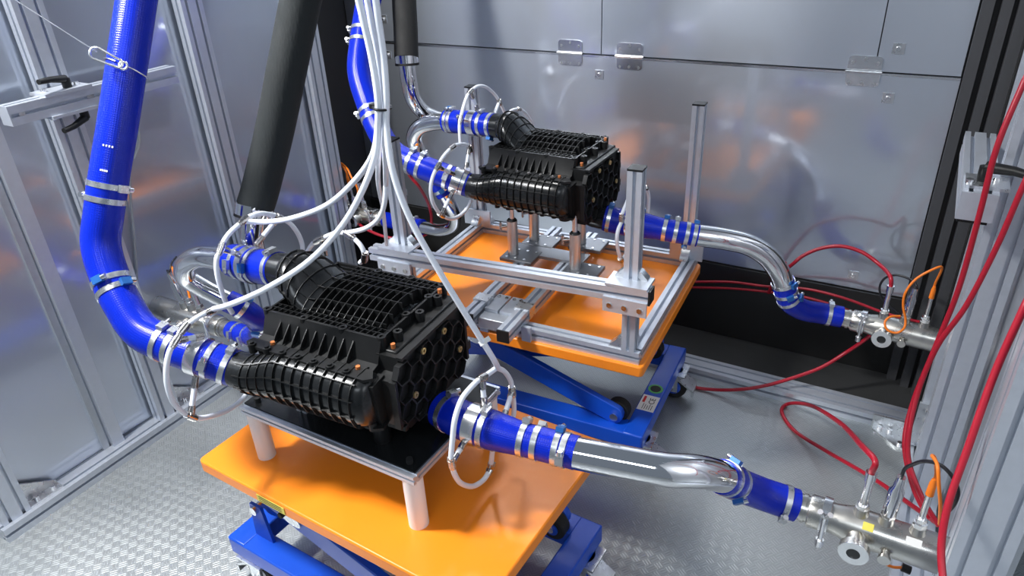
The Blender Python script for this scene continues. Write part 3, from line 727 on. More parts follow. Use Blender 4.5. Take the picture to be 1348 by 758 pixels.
# joint collar between the two upper hose lengths
c, tn, i = nearest(hp1, 139, 252); obj('sleeve', MB().tube([c-tn*.010, c+tn*.010], .0400, 28), 'blue_silicone', h1)
# printed marks
for px_, py_, w_ in ((133, 220, .012), (146, 192, .018)):
    c, tn, i = nearest(hp1, px_, py_); v_ = (CAM-c); v_ = v_-tn*v_.dot(tn); v_ = (v_.normalized()-RT*.30).normalized()
    for k_ in range(4): obj('print_mark', MB().box(-.002, .002, -.0016, .0016, -.0004, .0004), 'print_white', h1, frame_m(c+v_*.0396+tn.cross(v_)*(k_-1.5)*w_*.32, tn, v_))
# ---- rear blue hose (table 1) and polished U pipe
Ya = R1.y
rl = [R1, at(340, 350, Y=Ya+.006), at(308, 343, Y=Ya+.012)]
h2, hp2 = piped('blue_hose', 'short blue silicone hose on the upper inlet of the near filter housing', 'hose', rl, lambda t_: .040, 'blue_silicone',
    [(370, 352, dict(up=up)), (340, 350, dict(up=cam_side, blue=True)), (322, 346, dict(up=cam_side))], part='hose')
c, tn, i = nearest(hp2, 331, 348); obj('sleeve', MB().tube([c-tn*.010, c+tn*.010], .0440, 28), 'steel_bright', h2)
u1, up1 = piped('steel_pipe', 'polished U bend pipe behind the near blue hose', 'pipe',
    [at(312, 344, Y=Ya+.012), at(285, 340, Y=Ya+.014), at(262, 338, Y=Ya+.02), at(245, 347, Y=Ya+.035), at(244, 363, Y=Ya+.055), at(262, 376, Y=Ya+.075), at(285, 388, Y=Ya+.095), at(312, 402, Y=Ya+.115)], .0265, 'chrome_pipe', seg=32)
h3, hp3 = piped('blue_hose', 'blue elbow hose between the U bend pipe and the near left sensor pipe', 'hose',
    [at(300, 396, Y=Ya+.106), at(318, 405, Y=Ya+.12), at(338, 420, Y=Ya+.15), at(343, 436, Y=Ya+.19), at(330, 442, Y=Ya+.23), at(306, 435, Y=Ya+.25)], .031, 'blue_silicone',
    [(318, 405, B), (339, 424, dict(up=cam_side, blue=True)), (331, 441, dict(up=cam_side)), (315, 437, dict(up=cam_side))], part='hose')
# ---- grey black sleeve hose and its steel pipe (table 1)
bz, bzp = piped('insulated_hose', 'thick dark grey foam sleeved hose hanging in front of the left posts', 'hose',
    hang([dp(412, -70, 1.52), dp(396, 0, 1.56), dp(378, 90, 1.60), dp(362, 170, 1.65), dp(344, 245, 1.69), dp(336, 272, 1.70)]), .0435, 'foam_sleeve', part='sleeve', n=6)
seam = [p+(FW*-.55+RT*.83).normalized()*.0432 for p in bzp]
obj('seam', MB().tube(seam, .0025, 6), 'seal_grey', bz)
sp, spp = piped('steel_pipe', 'polished pipe below the dark grey sleeved hose', 'pipe',
    [dp(336, 270, 1.70), dp(333, 295, 1.71), dp(332, 320, 1.73), dp(342, 345, 1.76), dp(368, 356, 1.79)], .0265, 'chrome_pipe', seg=32)
c, tn, i = nearest(spp, 335, 277)
obj('end_band', MB().tube([c-tn*.012, c+tn*.014], .0445, 28), 'chrome_pipe', sp); obj('end_seal', MB().tube([c+tn*.014, c+tn*.020], .0455, 28), 'black_rubber', sp)
# ---- outlet 1
ho, hop = piped('blue_hose', 'blue reducer hose on the outlet of the near filter housing above the orange table', 'hose',
    [O1, at(610, 553, Z=.645), at(645, 565, Z=.643), at(685, 577, Z=.639), at(720, 586, Z=.637), at(759, 596, Z=.635)], lambda t_: .041 if t_ < .42 else (.041-.007*min(1, (t_-.42)/.2)), 'blue_silicone',
    [(590, 547, dict(up=(0, .3, 1))), (638, 563, dict(up=up)), (688, 578, dict(up=(0, .6, 1))), (707, 583, dict(up=(-.2, .9, .4))), (733, 589, dict(up=(0, .5, 1), blue=True)), (746, 592, dict(up=(0, -1, .2)))], part='hose')
c, tn, i = nearest(hop, 625, 560); obj('sleeve', MB().tube([c-tn*.014, c+tn*.014], .0445, 28), 'steel_bright', ho)
po, pop = piped('steel_pipe', 'polished outlet pipe crossing beyond the edge of the near orange table', 'pipe',
    [at(752, 595, Z=.635), at(820, 608, Z=.633), at(875, 618, Z=.628), at(912, 620, Z=.615), at(938, 624, Z=.583), at(958, 630, Z=.535)], .0325, 'chrome_pipe', seg=40, n=10)
he, hep = piped('blue_hose', 'blue elbow hose from the polished pipe down to the near right sensor pipe', 'hose',
    [at(950, 627, Z=.553), at(962, 632, Z=.52), at(978, 640, Z=.475), at(1004, 650, Z=.438), at(1048, 665, Z=.42)], .0355, 'blue_silicone',
    [(956, 629, dict(up=(.1, .2, 1), blue=True)), (966, 633, dict(up=(.2, -1, .1), blue=True)), (1034, 661, dict(up=(0, -1, -.4)))], part='hose', n=10)
# ---- hose 2 (table 2)
h4, hp4 = piped('blue_hose', 'blue silicone hose hanging before the rear wall, joined to the far filter housing', 'hose',
    hang([dp(490, -40, 2.35), dp(482, 15, 2.35), dp(476, 55, 2.34), dp(473, 95, 2.33), dp(484, 135, 2.32), dp(500, 175, 2.30), dp(520, 202, 2.30), dp(550, 217, 2.28), dp(585, 231, 2.27), I2], 1.0, 0), .039, 'blue_silicone',
    [(472, 42, dict(up=left)), (473, 57, dict(up=left)), (488, 146, dict(up=left)), (492, 157, dict(up=(1, 0, 0))), (543, 214), (554, 218), (590, 233, dict(up=cam_side)), (612, 241)], part='hose')
c, tn, i = nearest(hp4, 600, 237); obj('sleeve', MB().tube([c-tn*.014, c+tn*.014], .0430, 28), 'steel_bright', h4)
Yb = R2.y
h5, hp5 = piped('blue_hose', 'short blue silicone hose on the upper inlet of the far filter housing', 'hose',
    [R2, at(625, 162, Y=Yb+.005), at(588, 159, Y=Yb+.01)], .039, 'blue_silicone', [(650, 164, dict(up=(0, -.5, -1), blue=True)), (636, 163), (598, 160), (591, 159, B)], part='hose')
c, tn, i = nearest(hp5, 623, 162); obj('sleeve', MB().tube([c-tn*.014, c+tn*.014], .0430, 28), 'steel_bright', h5)
u2, up2 = piped('steel_pipe', 'polished U bend pipe behind the far blue hose', 'pipe',
    [at(596, 160, Y=Yb+.01), at(572, 161, Y=Yb+.015), at(553, 167, Y=Yb+.02), at(545, 182, Y=Yb+.035), at(552, 203, Y=Yb+.05), at(568, 226, Y=Yb+.065), at(574, 236, Y=Yb+.071)], .0285, 'chrome_pipe', seg=32)
h6, hp6 = piped('blue_hose', 'blue coupling hose hanging below the far blue hose', 'hose',
    [at(570, 230, Y=Yb+.067), at(577, 242, Y=Yb+.074), at(586, 256, Y=Yb+.082)], .033, 'blue_silicone', [(574, 236), (582, 249, dict(up=cam_side, blue=True))], part='hose')
u3, up3 = piped('steel_pipe', 'polished elbow pipe near the dark rear floor', 'pipe',
    [at(580, 246, Y=Yb+.077), at(592, 268, Y=Yb+.105), at(599, 285, Y=Yb+.15), at(596, 298, Y=Yb+.19), at(580, 303, Y=Yb+.215), at(560, 300, Y=Yb+.225), at(540, 296, Y=Yb+.23)], .0265, 'chrome_pipe', seg=32)
h7, hp7 = piped('blue_hose', 'short blue hose between the elbow pipe and the far left sensor pipe', 'hose',
    [at(556, 299, Y=Yb+.226), at(540, 296, Y=Yb+.235), at(508, 289, Y=Yb+.247)], .034, 'blue_silicone', [(549, 297), (525, 292)], part='hose')
bz2, bzp2 = piped('insulated_hose', 'black foam sleeved hose hanging close to the rear steel wall', 'hose',
    hang([dp(531, -60, 2.42), dp(532, 0, 2.43), dp(534, 40, 2.44), dp(535, 76, 2.45)]), .0415, 'black_rubber', part='sleeve')
sp2, spp2 = piped('steel_pipe', 'polished curved pipe below the black sleeved hose', 'pipe',
    [dp(535, 74, 2.45), dp(538, 105, 2.48), dp(544, 130, 2.52), dp(558, 148, 2.565), dp(580, 158, 2.60), dp(602, 163, 2.62)], .0275, 'chrome_pipe', seg=32)
c, tn, i = nearest(spp2, 535, 79)
obj('end_band', MB().tube([c-tn*.014, c+tn*.012], .0405, 28), 'chrome_pipe', sp2); obj('end_seal', MB().tube([c+tn*.012, c+tn*.020], .0415, 28), 'black_rubber', sp2)
# ---- outlet 2
ho2, hop2 = piped('blue_hose', 'blue reducer hose on the outlet of the far filter housing', 'hose',
    [O2, at(820, 292, Z=.678), at(848, 297, Z=.677), at(880, 303, Z=.672), at(919, 310, Z=.66)], lambda t_: .0415 if t_ < .45 else (.0415-.0065*min(1, (t_-.45)/.2)), 'blue_silicone',
    [(802, 288, dict(up=up, blue=True)), (846, 297, dict(up=up, blue=True)), (874, 302, dict(up=(0, .3, 1), blue=True)), (890, 304, dict(up=(0, .3, 1))), (905, 307, dict(up=(0, -.3, -1), blue=True)), (912, 309, dict(up=(0, .4, 1), blue=True))], part='hose')
c, tn, i = nearest(hop2, 833, 294); obj('sleeve', MB().tube([c-tn*.014, c+tn*.014], .0445, 28), 'steel_bright', ho2)
po2, pop2 = piped('steel_pipe', 'polished outlet pipe bending down before the rear wall', 'pipe',
    [at(912, 309, Z=.66), at(950, 314, Z=.645), at(985, 322, Z=.62), at(1010, 337, Z=.58), at(1025, 357, Z=.525), at(1032, 376, Z=.465)], .0335, 'chrome_pipe', seg=40, n=10)
he2, hep2 = piped('blue_hose', 'blue elbow hose from the bent polished pipe to the far right sensor pipe', 'hose',
    [at(1030, 368, Z=.488), at(1034, 383, Z=.445), at(1041, 398, Z=.40), at(1058, 408, Z=.36), at(1080, 412, Z=.337), at(1108, 417, Z=.33)], .0355, 'blue_silicone',
    [(1031, 372, dict(up=(1, -.5, .3), blue=True)), (1034, 385, dict(up=(.5, -1, .2), blue=True)), (1039, 394, dict(up=(1, 0, .2), blue=True)), (1091, 414, dict(up=up))], part='hose', n=10)

# ================================================================== SENSOR PIPES (stainless manifolds)
def sensor_pipe(label, a, b, r, sensors, port, wing, mirrored=False):
    a, b = Vector(a), Vector(b); d = (b-a).normalized(); Ln = (b-a).length
    t = thing('sensor_pipe', label, 'sensor pipe', min((a, b), key=lambda p: p.z), group='sensor pipes')
    S_ = lambda f: a+d*f
    side = d.cross(Vector((0, 0, 1))).normalized()
    if side.y > 0: side = -side
    obj('nozzle', MB().tube([S_(-.03), S_(.012), S_(.0121), S_(.020), S_(.0201), S_(.030)], [r*.80, r*.80, r*.88, r*.88, r*.8, r*.8], 28), 'stainless', t)
    obj('neck', MB().tube([S_(.026), S_(.030), S_(.056)], [r*.92, r*.98, r*.98], 28), 'stainless', t)
    cl = obj('pipe_clamp', MB().ring(S_(.060), d, r*.75, r*1.1, .016, 28), 'steel_bright', t)
    wz = S_(.060)+side*r*1.05
    obj('wing_nut', MB().tube([wz+Vector((0, 0, .045)), wz+Vector((0, 0, -.04))], .005, 10).tube([wz+Vector((0, 0, .028)), wz+side*.012+d*.010+Vector((0, 0, .052))], [.004, .006], 8).tube([wz+Vector((0, 0, .028)), wz+side*.012-d*.010+Vector((0, 0, .052))], [.004, .006], 8).tube([wz+Vector((0, 0, -.034)), wz+Vector((0, 0, -.05))], .009, 8), 'steel_bright', cl)
    obj('pipe_body', MB().tube([S_(.062), S_(.080), S_(.108), S_(Ln)], [r*.86, r*.9, r*1.08, r*1.08], 36), 'stainless', t)
    p = S_(port)+side*r*.9
    pt = obj('sight_port', MB().tube([p, p+side*.030, p+side*.030, p+side*.044], [.020, .020, .029, .029], 28), 'stainless', t)
    obj('port_ring', MB().ring(p+side*.045, side, .013, .0285, .004, 28), 'steel_bright', pt); obj('port_glass', MB().cyl(p+side*.040, p+side*.0452, .013, seg=20), 'black_sheet', pt)
    p = S_(port+.055)+side*r*.85+Vector((0, 0, -.012)); obj('plug', MB().tube([p, p+side*.018, p+side*.018, p+side*.026], [.009, .009, .012, .012], 16), 'stainless', t)
    tips = []
    for f, kind, lean in sensors:
        p = S_(f)+Vector((0, 0, r*.95)); v_ = (Vector((0, 0, 1))+d*lean).normalized()
        s_ = obj('sensor_boss', MB().tube([p, p+v_*.020], [.016, .013], 18), 'stainless', t)
        p += v_*.018
        if kind == 'nipple':
            obj('sensor_nut', MB().tube([p, p+v_*.012], .013, 6), 'steel_bright', s_); obj('sensor_stem', MB().tube([p+v_*.012, p+v_*.075, p+v_*.0751, p+v_*.098], [.0085, .0085, .0105, .0105], 16), 'steel_bright', s_); tips.append((p+v_*.098, v_))
        elif kind == 'barrel':
            obj('sensor_nut', MB().tube([p, p+v_*.010], .014, 6), 'steel_bright', s_); obj('sensor_stem', MB().tube([p+v_*.010, p+v_*.070, p+v_*.082, p+v_*.108], [.0145, .0145, .0095, .0085], 18), 'chrome_pipe', s_); tips.append((p+v_*.108, v_))
        else:
            obj('sensor_nut', MB().tube([p, p+v_*.012, p+v_*.013, p+v_*.024], [.013, .013, .010, .010], 6), 'steel_bright', s_); obj('sensor_stem', MB().tube([p+v_*.024, p+v_*.088], [.006, .006], 12), 'steel_bright', s_); obj('sensor_head', MB().tube([p+v_*.086, p+v_*.115, p+v_*.126], [.0075, .0065, .004], 14), 'orange_cable', s_); tips.append((p+v_*.126, v_))
    return t, tips, (a, d, side)
ma, mb_ = at(1048, 665, Z=.42), at(1262, 738, Z=.42)
s1, tips1, fr1 = sensor_pipe('stainless sensor pipe with yellow and white stickers at the near right post', ma, mb_, .036, [(.122, 'nipple', .0), (.168, 'barrel', .04), (.225, 'probe', .0)], .125, True)
a_, d_, sd_ = fr1
n_ = (sd_*.45+Vector((0, 0, .9))).normalized()
for f, mt, w in ((.140, 'sticker_yellow', .010), (.222, 'sticker_white', .014)):
    c = a_+d_*f+(sd_*.62+Vector((0, 0, .78))).normalized()*.0393
    obj('sticker', MB().box(-w, w, -.008, .008, -.0006, .0009), mt, s1, frame_m(c, d_, (sd_*.62+Vector((0, 0, .78)))))
ma2, mb2 = at(1110, 418, Z=.33), at(1255, 453, Z=.33)
s2, tips2, fr2 = sensor_pipe('stainless sensor pipe by the rear wall with an orange cable loop', ma2, mb2, .036, [(.114, 'nipple', .0), (.174, 'barrel', .05), (.228, 'probe', .0)], .128, True)
ma3, mb3 = at(300, 433, Y=Ya+.255), at(205, 402, Y=Ya+.255)
s3, tips3, fr3 = sensor_pipe('stainless sensor pipe partly hidden behind the near blue hose', ma3, mb3, .034, [(.11, 'nipple', .25), (.155, 'probe', .3), (.19, 'barrel', .3)], .15, True)
ma4, mb4 = at(508, 289, Y=Yb+.247), at(433, 272, Y=Yb+.255)
s4, tips4, fr4 = sensor_pipe('stainless sensor pipe standing before the black recess panel', ma4, mb4, .037, [(.12, 'nipple', .1), (.175, 'probe', .12), (.225, 'barrel', .12)], .125, True)
def cable(name, label, cat, pts, r, material, n=10, seg=10, group=None, part=None):
    path = smooth(pts, n)
    o_ = obj(name, MB().tube(path, r, seg), material); tag(o_, label, cat, group); return o_, path

# ================================================================== RED HOSES
RR_ = .0062
RG = 'red pneumatic hoses'
cable('red_hose', 'red hose looping from the dark floor up to the far right sensor pipe', 'hose', [at(1012, 385, Y=2.44), at(1022, 366, Y=2.40), at(1044, 347, Y=2.36), at(1058, 336, Y=2.37), at(1080, 327, Y=2.38), at(1107, 324, Y=2.38), at(1135, 332, Y=2.37), at(1160, 350, Y=2.34), at(1172, 364, Y=tips2[0][0].y+.01), tips2[0][0], tips2[0][0]-tips2[0][1]*.01], RR_, 'red_hose', group=RG)
cable('red_hose', 'red hose running over the floor rail and up below the far right sensor pipe', 'hose', [at(893, 506, Z=.0075), at(930, 512, Z=.010), at(965, 513, Z=.034), at(1000, 509, Z=.062), at(1035, 500, Z=.085), at(1080, 484, Z=.13), at(1115, 463, Z=.19), at(1136, 449, Z=.255), at(1147, 440, Z=.300)], RR_, 'red_hose', group=RG)
for dy, lab in ((0, 'upper of two red hoses running along the black kick panel'), (7, 'lower of two red hoses running along the black kick panel')):
    cable('red_hose', lab, 'hose', [at(905, 371+dy, Y=2.47), at(960, 371+dy*1.2, Y=2.47), at(1010, 377+dy, Y=2.47), at(1060, 380+dy*1.6, Y=2.46), at(1110, 392+dy*2, Y=2.44), at(1165, 412+dy*2, Y=2.43), at(1195, 420+dy*2, Y=2.42), at(1212, 424+dy*2, Y=2.42)], RR_*.8, 'red_hose', group=RG)
t0, v0 = tips1[0]
cable('red_hose', 'red hose looping over the tread plate into the first sensor of the near sensor pipe', 'hose', [at(1236, 690, Z=.30), at(1200, 665, Z=.22), at(1150, 630, Z=.14), at(1085, 592, Z=.04), at(1045, 566, Z=.007), at(1029, 541, Z=.007), at(1040, 531, Z=.02), at(1068, 534, Z=.14), at(1105, 556, Z=.36), at(1134, 586, Z=.56), t0+v0*.03, t0, t0-v0*.01], RR_, 'red_hose', group=RG)
rX = .150
cable('red_hose', 'red hose hanging from above to the corner bracket, crossing the clamp handle', 'hose', hang([dp(1372, 50, 1.30), dp(1346, 112, 1.32), dp(1312, 195, 1.36), dp(1290, 280, 1.42), dp(1262, 380, 1.50), dp(1232, 455, 1.56), dp(1202, 530, 1.60), dp(1191, 585, 1.60), dp(1202, 640, 1.58), dp(1222, 682, 1.56)], 1.0, 0), RR_*.92, 'red_hose', group=RG)
cable('red_hose', 'red hose hanging from above in front of the wide right post', 'hose', hang([dp(1385, 165, 1.30), dp(1349, 240, 1.34), dp(1312, 325, 1.40), dp(1272, 402, 1.46), dp(1236, 452, 1.52), dp(1212, 505, 1.56), dp(1198, 560, 1.57), dp(1196, 605, 1.57), dp(1214, 655, 1.55), dp(1236, 692, 1.54)], 1.0, 0), RR_*.92, 'red_hose', group=RG)
cable('red_hose', 'red hose hanging straight down in front of the near sensor pipe end', 'hose', hang([dp(1375, 345, 1.02), dp(1348, 405, 1.04), dp(1310, 490, 1.07), dp(1274, 590, 1.09), dp(1248, 665, 1.10), dp(1239, 725, 1.10), dp(1245, 790, 1.08)], 1.0, 0), RR_*.92, 'red_hose', group=RG)
cable('red_hose', 'red hose curving down behind the far blue hose to the polished elbow', 'hose', [at(528, 210, Y=1.98), at(540, 232, Y=2.03), at(552, 246, Y=2.06), at(563, 266, Y=2.16), at(568, 285, Y=2.25), at(567, 303, Y=2.275)], RR_, 'red_hose', group=RG)
cable('red_hose', 'red hose sagging from the far left sensor pipe towards the dark floor', 'hose', [at(471, 294, Y=2.16), at(485, 303, Y=2.14), at(505, 311, Y=2.14), at(530, 315, Y=2.17), at(552, 313, Y=2.24), at(567, 304, Y=2.275)], RR_, 'red_hose', group=RG)
# ---- sensor cables
t0, v0 = tips1[1]
cable('black_cable', 'black cable arching from the near sensor pipe to the right post', 'cable', [t0-v0*.01, t0+v0*.02, at(1200, 612, Y=1.24), at(1216, 607, Y=1.22), at(1236, 611, Y=1.20), at(1252, 625, Y=1.18), at(1261, 645, Y=1.17), at(1257, 662, Y=1.17), at(1245, 677, Y=1.19), at(1238, 690, Y=1.22)], .0036, 'black_cable')
t0, v0 = tips1[2]
cable('orange_cable', 'orange cable bent over the probe of the near sensor pipe', 'cable', [t0-v0*.01, t0+v0*.012, at(1231, 604, Y=1.22), at(1227, 600, Y=1.21), at(1234, 612, Y=1.165), at(1236, 640, Y=1.150), at(1238, 665, Y=1.155), at(1237, 690, Y=1.18)], .0032, 'orange_cable')
cable('orange_cable', 'orange cable hanging in a loop under the near sensor pipe', 'cable', [at(1160, 733, Y=1.275), at(1163, 740, Y=1.285), at(1175, 746, Y=1.29), at(1188, 747, Y=1.29), at(1194, 749, Y=1.29)], .0032, 'orange_cable')
o_ = obj('cable_connector', MB().tube([at(1187, 746, Y=1.29), at(1199, 751, Y=1.29)], .009, 8), 'black_plastic'); tag(o_, 'small black cable connector below the near sensor pipe', 'connector')
t0, v0 = tips2[2]
cable('orange_cable', 'orange cable looping down across the far right sensor pipe', 'cable', [t0-v0*.01, t0+v0*.012, at(1240, 352, Y=2.20), at(1225, 356, Y=2.18), at(1205, 368, Y=2.17), at(1192, 385, Y=2.16), at(1189, 402, Y=2.16), at(1192, 420, Y=2.16), at(1190, 432, Y=2.15), at(1180, 438, Y=2.15), at(1168, 434, Y=2.15), at(1165, 424, Y=2.16), at(1172, 417, Y=2.18), at(1185, 416, Y=2.20)], .0036, 'orange_cable')
t0, v0 = tips2[1]
cable('black_cable', 'black cable curling above the far right sensor pipe', 'cable', [t0-v0*.01, t0+v0*.010, at(1197, 367, Y=2.28), at(1180, 362, Y=2.30), at(1165, 366, Y=2.31), at(1158, 378, Y=2.31), at(1161, 393, Y=2.31), at(1170, 402, Y=2.31), at(1185, 415, Y=2.31)], .0036, 'black_cable')
t0, v0 = tips4[1]
cable('orange_cable', 'orange cable hooked over the far left sensor pipe', 'cable', [t0-v0*.01, t0+v0*.012, t0+v0*.03+Vector((-.02, 0, .02)), at(457, 222, Y=2.15), at(462, 232, Y=2.13), at(471, 250, Y=2.13), at(468, 270, Y=2.17)], .0042, 'orange_cable')
t0, v0 = tips3[1]
cable('orange_cable', 'orange cable tuft on the near left sensor pipe', 'cable', [t0-v0*.01, t0+v0*.012, at(238, 372, Y=1.17), at(246, 378, Y=1.15), at(250, 392, Y=1.14)], .0036, 'orange_cable')
t0, v0 = tips3[2]
cable('black_cable', 'thin black cable rising from the near left sensor pipe', 'cable', [t0-v0*.01, t0+v0*.01, at(223, 358, Y=1.18), at(226, 346, Y=1.2), at(232, 338, Y=1.24)], .003, 'black_cable')

# ================================================================== WHITE SAMPLING TUBES
WT = .0058
def tfit(parent, c, tan, stub=None, L_=.030):
    c = Vector(c); tan = Vector(tan).normalized()
    mb = MB().tube([c-tan*L_/2, c-tan*L_*.32, c-tan*L_*.31, c+tan*L_*.31, c+tan*L_*.32, c+tan*L_/2], [.0072, .0072, .0086, .0086, .0072, .0072], 14)
    if stub is not None:
        v_ = Vector(stub).normalized(); mb.tube([c, c+v_*.018, c+v_*.0181, c+v_*.024], [.0078, .0078, .0070, .0070], 12)
    return obj('tee_fitting', mb, 'fitting', parent)
def ring_set(label, lines, tees, stubs, X=None, Y=None, group='white sampling tube rings'):
    """lines: pixel polylines on a plane; tees: (line, px, py, toward px, py); stubs: (from px,py -> 3D point)"""
    P = lambda x, y: at(x, y, X=X) if X is not None else at(x, y, Y=Y)
    paths = [smooth([P(*p) if len(p) == 2 else Vector(p) for p in ln], 6) for ln in lines]
    allp = [p for q in paths for p in q]
    t = thing('sampling_ring', label, 'tube', min(allp, key=lambda p: p.z), group=group)
    for q in paths: obj('tube', MB().tube(q, WT, 12), 'white_tube', t)
    for li, px, py, tgt in tees:
        c, tn, i = nearest(paths[li], px, py)
        tgt = Vector(tgt) if tgt is not None else None
        tfit(t, c, tn, (tgt-c) if tgt is not None else None)
        if tgt is not None:
            v_ = (tgt-c).normalized(); e = c+v_*.022
            obj('stub_tube', MB().tube([e, c.lerp(tgt, .78)], WT, 12), 'white_tube', t)
            obj('barb', MB().tube([c.lerp(tgt, .70), tgt], .0072, 12), 'fitting', t)
    return t
def on_hose(path, px, py, r, toward):
    """a point on the hose skin next to pixel, on the side of 'toward'"""
    c, tn, i = nearest(path, px, py); v_ = Vector(toward)-c; v_ = (v_-tn*v_.dot(tn)).normalized(); return c+v_*r
Xr1 = nearest(hp1, 262, 468)[0].x
T_ = lambda x, y, X: at(x, y, X=X)
ring_set('white sampling ring around the lower blue hose of the near housing', [[(284, 406), (263, 416), (244, 430), (231, 449), (223, 463), (219, 484), (220, 506), (227, 527), (239, 541), (258, 550), (280, 547), (303, 538), (322, 522), (332, 505)]],
    [(0, 241, 434, None), (0, 231, 449, on_hose(hp1, 262, 468, .046, T_(250, 440, Xr1-.02))), (0, 250, 547, on_hose(hp1, 264, 468, .046, T_(262, 530, Xr1))), (0, 276, 409, None)], None, X=Xr1)
Xr2 = nearest(hp2, 331, 348)[0].x
ring_set('white sampling ring around the upper blue hose of the near housing', [[(360, 283), (343, 281), (327, 286), (314, 296), (303, 306), (295, 317), (290, 329), (285, 342), (286, 361), (291, 380), (297, 397), (306, 412)], [(360, 283), (379, 292), (390, 304), (397, 319), (399, 334)]],
    [(0, 320, 291, None), (0, 291, 328, on_hose(hp2, 331, 348, .046, T_(310, 337, Xr2-.03))), (1, 366, 286, on_hose(hp2, 333, 348, .046, T_(350, 300, Xr2+.02)))], None, X=Xr2)
Xr3 = nearest(hop, 625, 560)[0].x
ring_set('white sampling ring around the outlet hose of the near housing', [[(654, 484), (640, 494), (629, 501), (617, 513), (607, 527), (599, 551), (596, 575), (594, 599), (595, 611), (599, 625), (607, 636), (622, 640), (636, 632), (644, 620), (649, 608)], [(654, 484), (664, 489), (672, 501), (674, 513), (676, 527), (676, 546), (668, 575)]],
    [(0, 635, 497, on_hose(hop, 630, 561, .046, T_(636, 520, Xr3))), (0, 595, 609, on_hose(hop, 622, 560, .046, T_(612, 590, Xr3))), (0, 646, 615, on_hose(hop, 645, 566, .044, T_(646, 600, Xr3))), (1, 674, 515, on_hose(hop, 648, 566, .044, T_(665, 530, Xr3)))], None, X=Xr3)
Xr4 = nearest(hp4, 600, 237)[0].x
ring_set('white sampling ring around the lower blue hose of the far housing', [[(619, 197), (615, 191), (605, 190), (595, 194), (583, 207), (577, 218), (572, 227), (568, 239), (567, 253), (570, 267), (577, 279), (583, 284), (593, 288), (605, 284), (615, 274), (620, 264)]],
    [(0, 596, 194, None), (0, 576, 219, on_hose(hp4, 598, 236, .045, T_(585, 225, Xr4-.02))), (0, 581, 283, on_hose(hp4, 600, 237, .045, T_(590, 270, Xr4))), (0, 618, 195, on_hose(hp4, 606, 239, .045, T_(612, 210, Xr4)))], None, X=Xr4)
Xr5 = nearest(hp5, 620, 162)[0].x
ring_set('white sampling ring around the upper blue hose of the far housing', [[(606, 188), (605, 164), (609, 145), (614, 129), (619, 121), (628, 114), (638, 114), (647, 120), (654, 128), (658, 135), (664, 147)], [(664, 152), (671, 147), (678, 144), (687, 145), (695, 153), (701, 162)]],
    [(0, 619, 121, on_hose(hp5, 625, 162, .045, T_(626, 140, Xr5))), (0, 606, 156, on_hose(hp5, 612, 161, .045, T_(606, 156, Xr5-.03))), (0, 657, 133, on_hose(hp5, 640, 163, .043, T_(650, 140, Xr5))), (1, 682, 144, None)], None, X=Xr5)
Xr6 = nearest(hop2, 833, 294)[0].x
ring_set('white sampling ring around the outlet hose of the far housing', [[(853, 280), (854, 263), (853, 253), (849, 246), (840, 247), (830, 256), (824, 269), (819, 282), (818, 292), (814, 302), (812, 315), (814, 330), (818, 342), (824, 334), (830, 320)]],
    [(0, 850, 247, None), (0, 819, 287, on_hose(hop2, 830, 294, .046, T_(822, 288, Xr6-.02))), (0, 818, 341, None)], None, X=Xr6)
Yl = 1.13
lp = ring_set('white sampling tube loop behind the top of the near housing', [[(403, 334), (411, 322), (424, 314), (441, 307), (454, 307), (466, 314), (476, 325), (480, 338), (474, 346)], [(454, 307), (480, 301), (498, 288), (506, 268), (508, 240)]],
    [(0, 420, 316, None), (0, 460, 311, None), (0, 480, 338, None), (0, 424, 314, at(428, 336, Y=Yl))], None, Y=Yl)
# ---- supply tubes from above
SG = 'white supply tubes hanging from above'
def lane(side, back):
    return [dp(cx_+side*sp_w, y_, d_+back) for y_, cx_, d_, sp_w in ((-40, 477, 1.12, 11), (20, 487, 1.15, 9), (75, 497, 1.18, 7), (130, 503, 1.205, 5), (165, 503, 1.225, 5))]
cable('white_tube', 'white supply tube from the tied bundle to the ring on the near upper hose', 'tube', hang(lane(-1.08, .0155))+[dp(490, 205, 1.30), dp(465, 240, 1.38), dp(430, 270, 1.46), dp(385, 287, 1.54), dp(350, 292, 1.60), at(322, 291, X=Xr2)], WT*1.03, 'white_tube', group=SG)
cable('white_tube', 'white supply tube from the tied bundle to the ring on the near lower hose', 'tube', hang(lane(-1.12, 0))+[dp(494, 205, 1.245), dp(475, 255, 1.275), dp(448, 300, 1.31), dp(405, 345, 1.35), dp(350, 380, 1.38), dp(305, 400, 1.40), at(280, 407, X=Xr1)], WT*1.03, 'white_tube', group=SG)
cable('white_tube', 'white supply tube from the tied bundle to the ring on the near outlet hose', 'tube', hang(lane(1.12, 0))+[dp(517, 225, 1.245), dp(541, 290, 1.28), dp(580, 360, 1.32), dp(620, 425, 1.37), dp(648, 470, 1.42), at(656, 485, X=Xr3)], WT*1.03, 'white_tube', group=SG)
cable('white_tube', 'white supply tube from the tied bundle to the loop behind the near housing', 'tube', hang(lane(1.08, .0155))+[dp(507, 195, 1.29), dp(508, 222, 1.40), at(508, 243, Y=Yl)], WT, 'white_tube', group=SG)
cable('white_tube', 'white supply tube passing behind the bundle to the front rail of the frame', 'tube', hang(lane(0, .030))+[dp(499, 200, 1.36), dp(498, 240, 1.58), dp(504, 275, 1.84), dp(509, 322, 2.03)], WT*.9, 'white_tube', group=SG)
tc_ = dp(503, 141, 1.2255); ta_ = (dp(503, 165, 1.225)-dp(503, 130, 1.205)).normalized(); tu_ = (RT-ta_*RT.dot(ta_)).normalized(); tw_ = ta_.cross(tu_)
